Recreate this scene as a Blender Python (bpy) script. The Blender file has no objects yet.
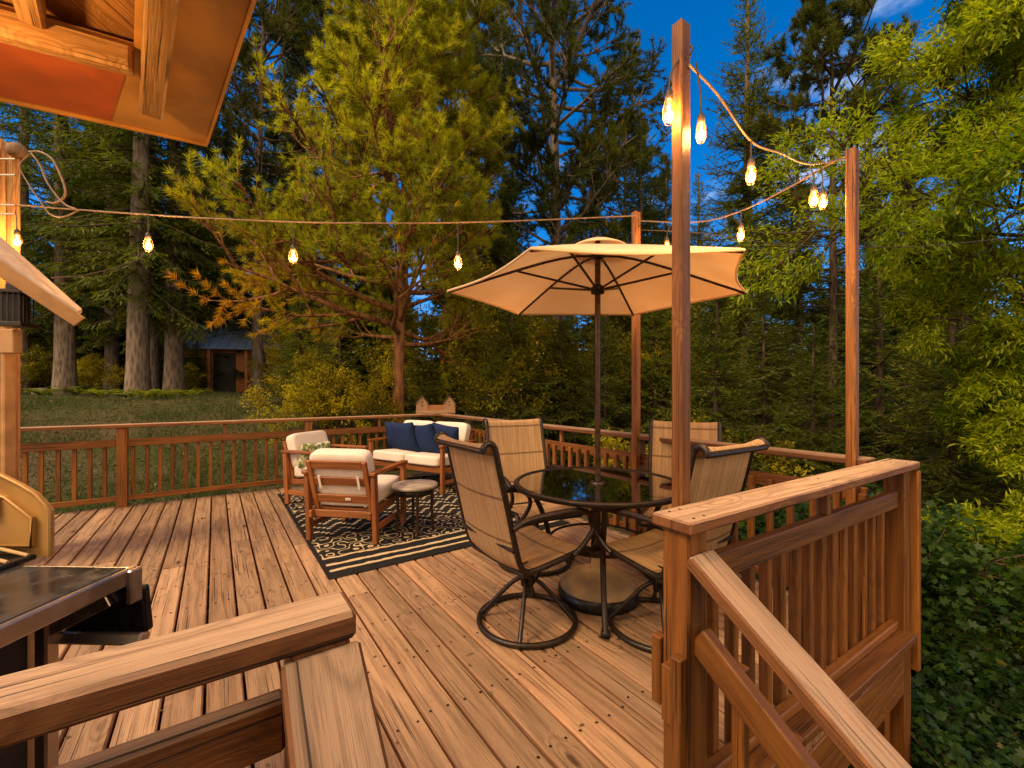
import bpy, math, random
import numpy as np
from mathutils import Vector, Matrix, Euler

random.seed(7)
RNG = np.random.default_rng(11)
SC = bpy.context.scene
COL = SC.collection
R = math.radians
TH = R(34.6)
CT, ST = math.cos(TH), math.sin(TH)
CAMZ = 1.30


def W(v, u, z=0.0):
    """deck grid (v across the boards, u along the boards) -> world"""
    return Vector((CT * v - ST * u, ST * v + CT * u, z))


# ------------------------------------------------------------------ materials
class N:
    def __init__(self, name):
        self.m = bpy.data.materials.new(name)
        self.m.use_nodes = True
        self.t = self.m.node_tree
        self.t.nodes.clear()
        self.out = self.t.nodes.new('ShaderNodeOutputMaterial')

    def node(self, typ, ins=None, **props):
        n = self.t.nodes.new(typ)
        for k, v in props.items():
            setattr(n, k, v)
        for k, v in (ins or {}).items():
            self.set(n.inputs[k], v)
        return n

    def set(self, sock, v):
        if isinstance(v, bpy.types.NodeSocket):
            self.t.links.new(v, sock)
        elif isinstance(v, (tuple, list)) and len(v) == 3 and sock.type == 'RGBA':
            sock.default_value = (*v, 1)
        else:
            sock.default_value = v

    def math(self, op, a, b=0.0, c=0.0, clamp=False):
        n = self.node('ShaderNodeMath', operation=op, use_clamp=clamp)
        self.set(n.inputs[0], a)
        self.set(n.inputs[1], b)
        if op in ('MULTIPLY_ADD', 'SMOOTH_MIN', 'COMPARE'):
            self.set(n.inputs[2], c)
        return n.outputs[0]

    def step(self, x, lo, hi, a=0.0, b=1.0):
        n = self.node('ShaderNodeMapRange', interpolation_type='SMOOTHSTEP')
        for i, v in enumerate((x, lo, hi, a, b)):
            self.set(n.inputs[i], v)
        return n.outputs[0]

    def mix(self, f, a, b, blend='MIX'):
        n = self.node('ShaderNodeMix', data_type='RGBA', blend_type=blend)
        self.set(n.inputs[0], f)
        self.set(n.inputs[6], a)
        self.set(n.inputs[7], b)
        return n.outputs[2]

    def noise(self, vec=None, scale=5.0, detail=3.0, rough=0.55, dist=0.0):
        n = self.node('ShaderNodeTexNoise')
        if vec is not None:
            self.set(n.inputs['Vector'], vec)
        n.inputs['Scale'].default_value = scale
        n.inputs['Detail'].default_value = detail
        n.inputs['Roughness'].default_value = rough
        n.inputs['Distortion'].default_value = dist
        return n.outputs['Fac']

    def vec(self, x, y, z=0.0):
        n = self.node('ShaderNodeCombineXYZ')
        for i, v in enumerate((x, y, z)):
            self.set(n.inputs[i], v)
        return n.outputs[0]

    def coords(self):
        return self.node('ShaderNodeTexCoord')

    def bump(self, h, strength=0.3, dist=0.01):
        n = self.node('ShaderNodeBump')
        n.inputs['Strength'].default_value = strength
        n.inputs['Distance'].default_value = dist
        self.set(n.inputs['Height'], h)
        return n.outputs[0]

    def bsdf(self, color, rough=0.6, metal=0.0, bump=None, spec=None, emit=None, es=0.0, trans=0.0):
        n = self.node('ShaderNodeBsdfPrincipled')
        self.set(n.inputs['Base Color'], color)
        self.set(n.inputs['Roughness'], rough)
        self.set(n.inputs['Metallic'], metal)
        if bump is not None:
            self.set(n.inputs['Normal'], bump)
        if spec is not None:
            n.inputs['Specular IOR Level'].default_value = spec
        if emit is not None:
            self.set(n.inputs['Emission Color'], emit)
            n.inputs['Emission Strength'].default_value = es
        if trans:
            n.inputs['Transmission Weight'].default_value = trans
        return n.outputs[0]

    def done(self, sh):
        self.t.links.new(sh, self.out.inputs['Surface'])
        return self.m


def wood(name, light, mid, dark, top=None, rough=0.62, ring=95.0, knot=0.5, bump=0.35, dirt=0.5, lines=1.0):
    """UV: x across the grain in metres, y along the grain in metres"""
    k = N(name)
    uv = k.node('ShaderNodeUVMap', uv_map='grain').outputs[0]
    s = k.node('ShaderNodeSeparateXYZ', {0: uv})
    rnd = k.node('ShaderNodeObjectInfo').outputs['Random']
    off = k.math('MULTIPLY', rnd, 91.0)
    x, y = k.math('ADD', s.outputs[0], off), k.math('ADD', s.outputs[1], off)
    # knots
    vo = k.node('ShaderNodeTexVoronoi', {'Vector': k.vec(k.math('MULTIPLY', x, 9.0), k.math('MULTIPLY', y, 3.0)), 'Scale': 1.0})
    d = vo.outputs['Distance']
    kn = k.step(d, 0.07, 0.17, 1.0, 0.0)
    halo = k.step(d, 0.02, 0.55, 1.0, 0.0)
    sel = k.math('GREATER_THAN', k.node('ShaderNodeSeparateColor', {0: vo.outputs['Color']}).outputs[0], 1.0 - knot)
    kn = k.math('MULTIPLY', kn, sel)
    halo = k.math('MULTIPLY', halo, sel)
    # flowing rings
    low = k.noise(k.vec(k.math('MULTIPLY', x, 5.0), k.math('MULTIPLY', y, 0.7)), 1.0, 2.0)
    ph = k.math('ADD', k.math('MULTIPLY', x, ring), k.math('MULTIPLY', low, 26.0))
    ph = k.math('ADD', ph, k.math('MULTIPLY', halo, 17.0))
    rg = k.math('MULTIPLY_ADD', k.math('SINE', ph), 0.5, 0.5)
    rg = k.math('POWER', rg, 1.7)
    ph2 = k.math('ADD', k.math('MULTIPLY', x, ring * 11.0), k.math('MULTIPLY', low, 120.0))
    ph2 = k.math('ADD', ph2, k.math('MULTIPLY', halo, 60.0))
    ph2 = k.math('ADD', ph2, k.math('MULTIPLY', k.noise(k.vec(k.math('MULTIPLY', x, 30.0), k.math('MULTIPLY', y, 1.1)), 1.0, 2.0), 14.0))
    fl = k.math('POWER', k.math('MULTIPLY_ADD', k.math('SINE', ph2), 0.5, 0.5), 3.0)
    flm = k.step(k.noise(k.vec(k.math('MULTIPLY', x, 9.0), k.math('MULTIPLY', y, 0.9)), 1.0, 2.0), 0.35, 0.65)
    fl = k.math('MULTIPLY', fl, flm)
    fib = k.noise(k.vec(k.math('MULTIPLY', x, 420.0), k.math('MULTIPLY', y, 9.0)), 1.0, 4.0, 0.65)
    fib2 = k.noise(k.vec(k.math('MULTIPLY', x, 90.0), k.math('MULTIPLY', y, 2.5)), 1.0, 3.0, 0.6)
    blot = k.noise(k.vec(k.math('MULTIPLY', x, 6.0), k.math('MULTIPLY', y, 1.6)), 1.0, 4.0, 0.6)
    isl = k.node('ShaderNodeNewGeometry').outputs['Random Per Island']
    f = k.math('ADD', k.math('MULTIPLY', rg, 0.30), k.math('MULTIPLY', fib2, 0.68))
    c = k.mix(k.step(f, 0.15, 0.85), light, mid)
    c = k.mix(k.math('MULTIPLY', k.step(fib, 0.48, 0.75), 0.6), c, dark)
    c = k.mix(k.math('MULTIPLY', fl, 0.6 * lines), c, dark)
    c = k.mix(k.math('MULTIPLY', halo, 0.45), c, mid)
    c = k.mix(k.math('MULTIPLY', k.step(blot, 0.45, 0.75), 0.45 * dirt + 0.1), c, mid)
    stn = k.noise(k.vec(k.math('MULTIPLY', x, 62.0), k.math('MULTIPLY', y, 2.1)), 1.0, 5.0, 0.68)
    streak = k.step(stn, 0.50, 0.66)
    spk = k.step(k.noise(k.vec(k.math('MULTIPLY', x, 150.0), k.math('MULTIPLY', y, 22.0)), 1.0, 3.0, 0.6), 0.58, 0.72)
    c = k.mix(k.math('MULTIPLY', streak, 0.5), c, dark)
    if top is not None:
        nz = k.node('ShaderNodeSeparateXYZ', {0: k.node('ShaderNodeNewGeometry').outputs['Normal']}).outputs[2]
        wear = k.math('MULTIPLY', k.step(nz, 0.55, 0.9), k.step(k.math('ADD', fib2, k.math('MULTIPLY', blot, 0.7)), 0.5, 0.95, 0.62, 1.0))
        tc = k.mix(k.step(f, 0.2, 0.95), top, tuple(0.5 * t for t in top))
        tc = k.mix(k.math('MULTIPLY', fl, 0.5 * lines), tc, tuple(0.36 * t for t in top))
        tc = k.mix(k.math('MULTIPLY', k.step(blot, 0.5, 0.8), 0.5), tc, tuple(0.5 * t * q for t, q in zip(top, (1.05, .95, .85))))
        tc = k.mix(k.math('MULTIPLY', k.step(fib, 0.52, 0.75), 0.6), tc, tuple(0.3 * t for t in top))
        tc = k.mix(k.math('MULTIPLY', streak, 0.62), tc, tuple(0.30 * t * q for t, q in zip(top, (1.1, .92, .8))))
        tc = k.mix(k.math('MULTIPLY', spk, 0.45), tc, tuple(0.35 * t for t in top))
        c = k.mix(wear, c, tc)
    hv = k.node('ShaderNodeHueSaturation', {'Color': c, 'Value': k.step(k.math('FRACT', k.math('ADD', isl, rnd)), 0.0, 1.0, 0.74, 1.18)})
    c = hv.outputs[0]
    c = k.mix(k.step(k.math('FRACT', k.math('MULTIPLY', isl, 7.3)), 0.2, 1.0, 0.0, 0.3), c, k.mix(1.0, c, (1.0, 0.86, 0.74), 'MULTIPLY'))
    c = k.mix(k.math('MULTIPLY', kn, 0.85), c, tuple(0.35 * t for t in dark))
    # fine drying cracks
    cr = k.noise(k.vec(k.math('MULTIPLY', x, 130.0), k.math('MULTIPLY', y, 1.3)), 1.0, 2.0, 0.4)
    crack = k.math('MULTIPLY', k.step(cr, 0.63, 0.70), 0.85)
    c = k.mix(crack, c, tuple(0.22 * t for t in dark))
    h = k.math('ADD', k.math('MULTIPLY', rg, 0.35), k.math('MULTIPLY', fib, 0.8))
    h = k.math('SUBTRACT', h, k.math('MULTIPLY', fl, 0.3))
    h = k.math('SUBTRACT', h, k.math('MULTIPLY', crack, 1.6))
    h = k.math('SUBTRACT', h, k.math('MULTIPLY', kn, 0.6))
    return k.done(k.bsdf(c, rough, bump=k.bump(h, bump, 0.004), spec=0.3))


def simple(name, color, rough=0.5, metal=0.0, var=0.25, scale=14.0, bump=0.0, spec=None, stretch=(1, 1, 1)):
    k = N(name)
    ob = k.coords().outputs['Object']
    mp = k.node('ShaderNodeMapping', {'Vector': ob, 'Scale': stretch}).outputs[0]
    n1 = k.noise(mp, scale, 4.0)
    c = k.mix(k.step(n1, 0.3, 0.7), tuple(max(0, c * (1 - var)) for c in color), tuple(min(1, c * (1 + var)) for c in color))
    b = k.bump(k.noise(mp, scale * 8, 3.0), bump, 0.004) if bump else None
    rr = k.step(k.noise(mp, scale * 2, 3.0), 0.3, 0.7, max(0.03, rough - 0.1), min(1, rough + 0.12))
    return k.done(k.bsdf(c, rr, metal, b, spec))


def foliage(name, cols, trans=0.5, rough=0.55, spec=0.25):
    """cols: dark, mid, light; attribute tint picks, attribute warm mixes the last colour"""
    k = N(name)
    a = k.node('ShaderNodeAttribute', attribute_name='tint').outputs['Fac']
    w = k.node('ShaderNodeAttribute', attribute_name='warm').outputs['Fac']
    rnd = k.node('ShaderNodeObjectInfo').outputs['Random']
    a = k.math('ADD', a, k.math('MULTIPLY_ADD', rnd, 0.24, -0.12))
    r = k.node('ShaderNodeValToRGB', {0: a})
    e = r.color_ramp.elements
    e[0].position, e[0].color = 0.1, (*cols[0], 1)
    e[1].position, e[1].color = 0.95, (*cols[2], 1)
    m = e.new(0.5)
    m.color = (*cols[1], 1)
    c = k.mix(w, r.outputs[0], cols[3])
    d = k.bsdf(c, rough, spec=spec)
    tcol = k.mix(0.5, c, k.node('ShaderNodeHueSaturation', {'Color': c, 'Value': 1.9, 'Saturation': 1.1}).outputs[0])
    t = k.node('ShaderNodeBsdfTranslucent', {'Color': tcol}).outputs[0]
    mx = k.node('ShaderNodeMixShader', {0: trans, 1: d, 2: t}).outputs[0]
    return k.done(mx)


M = {}
M['deck'] = wood('deck_wood', (0.40, 0.215, 0.115), (0.255, 0.12, 0.058), (0.10, 0.045, 0.022), top=(0.41, 0.265, 0.155), lines=0.9, ring=80, knot=0.28, bump=0.45, rough=0.6)
M['stain'] = wood('stained_cedar', (0.245, 0.092, 0.017), (0.135, 0.046, 0.009), (0.036, 0.013, 0.003), top=None, rough=0.5, knot=0.18, ring=85, bump=0.3)
M['cap'] = wood('weathered_cedar', (0.22, 0.086, 0.025), (0.125, 0.046, 0.014), (0.036, 0.014, 0.006), top=(0.48, 0.325, 0.205), lines=0.6, rough=0.62, knot=0.6, ring=60, bump=0.5)
M['rough'] = wood('rough_timber', (0.74, 0.46, 0.21), (0.5, 0.27, 0.10), (0.12, 0.05, 0.018), rough=0.7, knot=0.4, ring=55, bump=0.7)
M['acacia'] = wood('acacia_wood', (0.32, 0.115, 0.035), (0.21, 0.068, 0.02), (0.09, 0.03, 0.01), rough=0.42, knot=0.05, ring=120, bump=0.12)
M['ply'] = wood('plywood', (0.66, 0.37, 0.14), (0.5, 0.25, 0.09), (0.12, 0.05, 0.015), rough=0.75, knot=0.2, ring=30, bump=0.25)
M['bronze'] = simple('bronze_metal', (0.022, 0.013, 0.008), 0.4, 0.35, 0.3, 30, 0.05)
M['umb_pole'] = simple('brown_pole', (0.055, 0.028, 0.015), 0.32, 0.5, 0.2, 20)
M['screw'] = simple('screw_heads', (0.035, 0.022, 0.015), 0.5, 0.6, 0.3, 60)
M['soffit'] = simple('painted_soffit', (0.64, 0.36, 0.105), 0.6, 0, 0.3, 3.2, 0.2)
M['soffit_redlight'] = simple('red_lit_soffit', (0.62, 0.16, 0.045), 0.6, 0, 0.2, 4, 0.12)  # red of reflected light, put into the colour
M['trim'] = simple('tan_trim', (0.34, 0.18, 0.065), 0.6, 0, 0.18, 9, 0.15)
M['steel'] = simple('brushed_steel', (0.45, 0.37, 0.29), 0.28, 0.9, 0.06, 5, 0.0)
M['tan'] = simple('tan_enamel', (0.37, 0.2, 0.055), 0.42, 0.15, 0.16, 9, 0.05)
M['blackmetal'] = simple('black_metal', (0.012, 0.011, 0.011), 0.35, 0.3, 0.4, 25, 0.05)
M['granite'] = simple('dark_granite', (0.028, 0.028, 0.031), 0.2, 0, 0.6, 12, 0.02, spec=0.6)
M['stone'] = simple('river_stone', (0.11, 0.10, 0.085), 0.85, 0, 0.35, 6, 0.5)
M['resin'] = simple('bronze_resin', (0.36, 0.24, 0.115), 0.72, 0.0, 0.35, 5, 0.3)
M['cable'] = simple('cable_sheath', (0.16, 0.09, 0.05), 0.5, 0, 0.3, 20)
M['cable_black'] = simple('black_cord', (0.03, 0.018, 0.012), 0.5, 0, 0.3, 20)
M['rooftin'] = simple('pale_roofing', (0.42, 0.35, 0.29), 0.55, 0.2, 0.2, 8, 0.15)
M['tabletop'] = simple('slate_top', (0.27, 0.23, 0.19), 0.55, 0, 0.3, 12, 0.3)
M['bird_wood'] = wood('pale_birdhouse_wood', (0.29, 0.18, 0.10), (0.22, 0.13, 0.07), (0.2, 0.1, 0.05), rough=0.7, knot=0.1, bump=0.3)
M['barn'] = wood('cabin_wood', (0.42, 0.17, 0.06), (0.3, 0.11, 0.035), (0.12, 0.04, 0.015), rough=0.7, knot=0.2, bump=0.3)
M['tin_blue'] = simple('blue_metal_roof', (0.16, 0.22, 0.32), 0.4, 0.4, 0.15, 5)
M['dark'] = simple('dark_opening', (0.01, 0.008, 0.006), 0.7, 0, 0.2, 10)


def cloth(name, color, weave=700.0, fold=0.12, rough=0.85, var=0.1):
    k = N(name)
    ob = k.coords().outputs['Object']
    a = k.noise(ob, 5.0, 3.0)
    c = k.mix(k.step(a, 0.3, 0.75), tuple(c * (1 - var) for c in color), color)
    w = k.node('ShaderNodeTexVoronoi', {'Vector': ob, 'Scale': weave}).outputs['Distance']
    h = k.math('ADD', k.math('MULTIPLY', w, 0.15), k.math('MULTIPLY', k.noise(ob, 9.0, 2.0), 1.0))
    return k.done(k.bsdf(c, rough, bump=k.bump(h, fold * 3, 0.012), spec=0.15))


M['cream'] = cloth('cream_cushion', (0.64, 0.56, 0.50))
M['navy'] = cloth('navy_cloth', (0.012, 0.027, 0.092), fold=0.22, var=0.35)


def sling_material():
    k = N('sling_mesh_fabric')
    uv = k.node('ShaderNodeUVMap', uv_map='grain').outputs[0]
    s = k.node('ShaderNodeSeparateXYZ', {0: uv})
    x, y = s.outputs[0], s.outputs[1]
    st = k.noise(k.vec(k.math('MULTIPLY', x, 75.0), k.math('MULTIPLY', y, 2.0)), 1.0, 3.0)
    st2 = k.noise(k.vec(k.math('MULTIPLY', x, 300.0), k.math('MULTIPLY', y, 40.0)), 1.0, 2.0)
    c = k.mix(k.step(st, 0.35, 0.68), (0.62, 0.41, 0.22), (0.42, 0.255, 0.125))
    c = k.mix(k.math('MULTIPLY', k.step(st2, 0.45, 0.7), 0.35), c, (0.15, 0.085, 0.04))
    seam = k.math('ABSOLUTE', k.math('SUBTRACT', k.math('FRACT', k.math('MULTIPLY', y, 4.4)), 0.5))
    sl = k.step(seam, 0.015, 0.05, 1.0, 0.0)
    c = k.mix(k.math('MULTIPLY', sl, 0.6), c, (0.11, 0.06, 0.03))
    h = k.math('SUBTRACT', k.math('MULTIPLY', st2, 0.4), sl)
    d = k.bsdf(c, 0.7, bump=k.bump(h, 0.4, 0.006), spec=0.2)
    t = k.node('ShaderNodeBsdfTranslucent', {'Color': k.mix(0.5, c, (0.5, 0.28, 0.1))}).outputs[0]
    return k.done(k.node('ShaderNodeMixShader', {0: 0.3, 1: d, 2: t}).outputs[0])


M['sling'] = sling_material()


def canopy_material():
    k = N('canopy_cloth')
    ob = k.coords().outputs['Object']
    n1 = k.noise(ob, 3.0, 4.0)
    c = k.mix(k.step(n1, 0.3, 0.7), (0.80, 0.62, 0.42), (0.85, 0.69, 0.49))
    h = k.noise(ob, 260.0, 2.0)
    d = k.bsdf(c, 0.8, bump=k.bump(k.math('ADD', h, k.math('MULTIPLY', k.noise(ob, 7.0, 2.0), 2.5)), 0.2, 0.01), spec=0.15)
    t = k.node('ShaderNodeBsdfTranslucent', {'Color': c}).outputs[0]
    return k.done(k.node('ShaderNodeMixShader', {0: 0.48, 1: d, 2: t}).outputs[0])


M['canopy'] = canopy_material()


def glass_material(name, tint, rough=0.02):
    k = N(name)
    fr = k.node('ShaderNodeFresnel', {'IOR': 1.6}).outputs[0]
    fr = k.math('MULTIPLY_ADD', fr, 1.7, 0.06, clamp=True)
    g = k.node('ShaderNodeBsdfGlossy', {'Color': (1, 1, 1), 'Roughness': rough}).outputs[0]
    t = k.node('ShaderNodeBsdfTransparent', {'Color': tint}).outputs[0]
    return k.done(k.node('ShaderNodeMixShader', {0: fr, 1: t, 2: g}).outputs[0])


M['glass'] = glass_material('table_glass', (0.93, 0.94, 0.84), 0.03)
M['bulb_glass'] = glass_material('bulb_glass', (1.0, 0.86, 0.6), 0.02)


def emit_material(name, col, s):
    k = N(name)
    return k.done(k.node('ShaderNodeEmission', {'Color': col, 'Strength': s}).outputs[0])


def glowing_glass():
    k = N('lit_bulb_glass')
    t = k.node('ShaderNodeBsdfTransparent', {'Color': (1.0, 0.8, 0.5)}).outputs[0]
    g = k.node('ShaderNodeBsdfGlossy', {'Color': (1, 1, 1), 'Roughness': 0.03}).outputs[0]
    a = k.node('ShaderNodeMixShader', {0: 0.06, 1: t, 2: g}).outputs[0]
    e = k.node('ShaderNodeEmission', {'Color': (1.0, 0.33, 0.045), 'Strength': 0.42}).outputs[0]
    return k.done(k.node('ShaderNodeAddShader', {0: a, 1: e}).outputs[0])


M['bulb_glass'] = glowing_glass()
M['filament'] = emit_material('lit_filament', (1.0, 0.50, 0.13), 18.0)


def rug_material():
    k = N('rug_weave')
    uv = k.node('ShaderNodeUVMap', uv_map='grain').outputs[0]
    s = k.node('ShaderNodeSeparateXYZ', {0: uv})
    wob = k.math('MULTIPLY_ADD', k.noise(uv, 9.0, 2.0), 0.05, -0.025)
    x, y = k.math('ADD', s.outputs[0], wob), k.math('ADD', s.outputs[1], wob)   # metres from the near left corner
    def tri(a, p):
        return k.math('ABSOLUTE', k.math('SUBTRACT', k.math('FRACT', k.math('MULTIPLY', a, 1.0 / p)), 0.5))
    # medallions: contour lines of a smooth sum, and stepped zigzags
    f = k.math('ADD', k.math('SINE', k.math('MULTIPLY', x, 12.0)), k.math('SINE', k.math('MULTIPLY', y, 10.6)))
    f = k.math('ADD', f, k.math('MULTIPLY', k.math('SINE', k.math('MULTIPLY', k.math('ADD', x, y), 26.0)), 0.55))
    f = k.math('ADD', f, k.math('MULTIPLY', k.math('SINE', k.math('MULTIPLY', k.math('SUBTRACT', x, y), 31.0)), 0.5))
    ln = k.math('ABSOLUTE', k.math('SUBTRACT', k.math('FRACT', k.math('MULTIPLY', f, 0.9)), 0.5))
    l1 = k.step(ln, 0.09, 0.13, 1.0, 0.0)
    zz = k.math('ADD', y, k.math('MULTIPLY', k.math('SNAP', tri(x, 0.23), 0.14), 0.28))
    l2 = k.step(tri(zz, 0.17), 0.07, 0.09, 1.0, 0.0)
    zone = k.math('GREATER_THAN', k.math('SINE', k.math('MULTIPLY', y, 3.4)), 0.15)
    pat = k.math('ADD', k.math('MULTIPLY', l1, zone), k.math('MULTIPLY', l2, k.math('SUBTRACT', 1.0, zone)), clamp=True)
    inner = k.math('GREATER_THAN', y, 0.40)
    pat = k.math('MULTIPLY', pat, inner)
    def stripe(c, w):
        return k.step(k.math('ABSOLUTE', k.math('SUBTRACT', y, c)), w, w + 0.006, 1.0, 0.0)
    st = k.math('ADD', stripe(0.13, 0.014), k.math('ADD', stripe(0.245, 0.016), stripe(0.385, 0.010)), clamp=True)
    pat = k.math('MAXIMUM', pat, st)
    pat = k.math('MULTIPLY', pat, k.math('GREATER_THAN', s.outputs[0], 0.03))
    wv = k.noise(k.vec(k.math('MULTIPLY', x, 160.0), k.math('MULTIPLY', y, 160.0)), 1.0, 2.0)
    c = k.mix(pat, (0.013, 0.013, 0.014), (0.50, 0.39, 0.24))
    c = k.mix(k.math('MULTIPLY', k.step(wv, 0.45, 0.7), 0.35), c, (0.03, 0.026, 0.02))
    return k.done(k.bsdf(c, 0.9, bump=k.bump(wv, 0.4, 0.004), spec=0.1))


M['rug'] = rug_material()


def bark_material(name, a, b, scale=9.0):
    k = N(name)
    ob = k.coords().outputs['Object']
    mp = k.node('ShaderNodeMapping', {'Vector': ob, 'Scale': (1, 1, 0.22)}).outputs[0]
    v = k.node('ShaderNodeTexVoronoi', {'Vector': mp, 'Scale': scale * 1.6}).outputs['Distance']
    n1 = k.noise(mp, scale * 2, 5.0, 0.7)
    f = k.math('ADD', k.math('MULTIPLY', v, 0.6), k.math('MULTIPLY', n1, 0.6))
    c = k.mix(k.step(f, 0.3, 0.85), b, a)
    return k.done(k.bsdf(c, 0.85, bump=k.bump(f, 0.9, 0.03), spec=0.15))


M['bark_grey'] = bark_material('grey_bark', (0.21, 0.165, 0.135), (0.075, 0.055, 0.045))
M['bark_pine'] = bark_material('pine_bark', (0.25, 0.115, 0.045), (0.07, 0.032, 0.015))
M['bark_dark'] = bark_material('dark_bark', (0.085, 0.055, 0.04), (0.03, 0.02, 0.016))

M['f_pine'] = foliage('pine_needles', [(0.085, 0.115, 0.006), (0.26, 0.29, 0.011), (0.50, 0.50, 0.018), (0.54, 0.24, 0.012)], 0.5)
M['f_pine_dark'] = foliage('dark_pine_needles', [(0.034, 0.050, 0.007), (0.082, 0.098, 0.010), (0.19, 0.175, 0.014), (0.3, 0.15, 0.01)], 0.42)
M['f_fir'] = foliage('fir_needles', [(0.024, 0.042, 0.006), (0.060, 0.088, 0.009), (0.15, 0.165, 0.013), (0.2, 0.14, 0.01)], 0.38)
M['f_fir_lit'] = foliage('young_fir_needles', [(0.04, 0.065, 0.006), (0.11, 0.14, 0.010), (0.25, 0.26, 0.016), (0.28, 0.2, 0.014)], 0.42)
M['f_willow'] = foliage('long_leaves', [(0.07, 0.125, 0.007), (0.20, 0.28, 0.012), (0.42, 0.46, 0.02), (0.42, 0.33, 0.016)], 0.5, 0.5, 0.2)
M['f_maple'] = foliage('lobed_leaves', [(0.008, 0.026, 0.005), (0.018, 0.048, 0.007), (0.046, 0.088, 0.010), (0.11, 0.09, 0.012)], 0.4, 0.5)
M['f_shrub'] = foliage('shrub_leaves', [(0.08, 0.085, 0.006), (0.28, 0.24, 0.010), (0.52, 0.42, 0.016), (0.55, 0.32, 0.015)], 0.5)
M['f_grass'] = foliage('grass_blades', [(0.024, 0.042, 0.010), (0.045, 0.070, 0.014), (0.10, 0.125, 0.022), (0.16, 0.12, 0.05)], 0.35)


def ground_material():
    k = N('forest_ground')
    ob = k.coords().outputs['Object']
    a = k.noise(ob, 0.55, 6.0, 0.65)
    b = k.noise(ob, 3.2, 5.0, 0.6)
    c2 = k.noise(ob, 24.0, 4.0, 0.6)
    c = k.mix(k.step(a, 0.4, 0.62), (0.042, 0.056, 0.016), (0.10, 0.075, 0.042))
    c = k.mix(k.math('MULTIPLY', k.step(b, 0.45, 0.7), 0.7), c, (0.045, 0.055, 0.015))
    c = k.mix(k.math('MULTIPLY', k.step(c2, 0.5, 0.75), 0.5), c, (0.16, 0.12, 0.085))
    return k.done(k.bsdf(c, 0.95, bump=k.bump(k.math('ADD', b, c2), 0.8, 0.06), spec=0.05))


M['ground'] = ground_material()


# ------------------------------------------------------------------ mesh builder
def rotz(a):
    return Matrix.Rotation(a, 3, 'Z')


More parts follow.
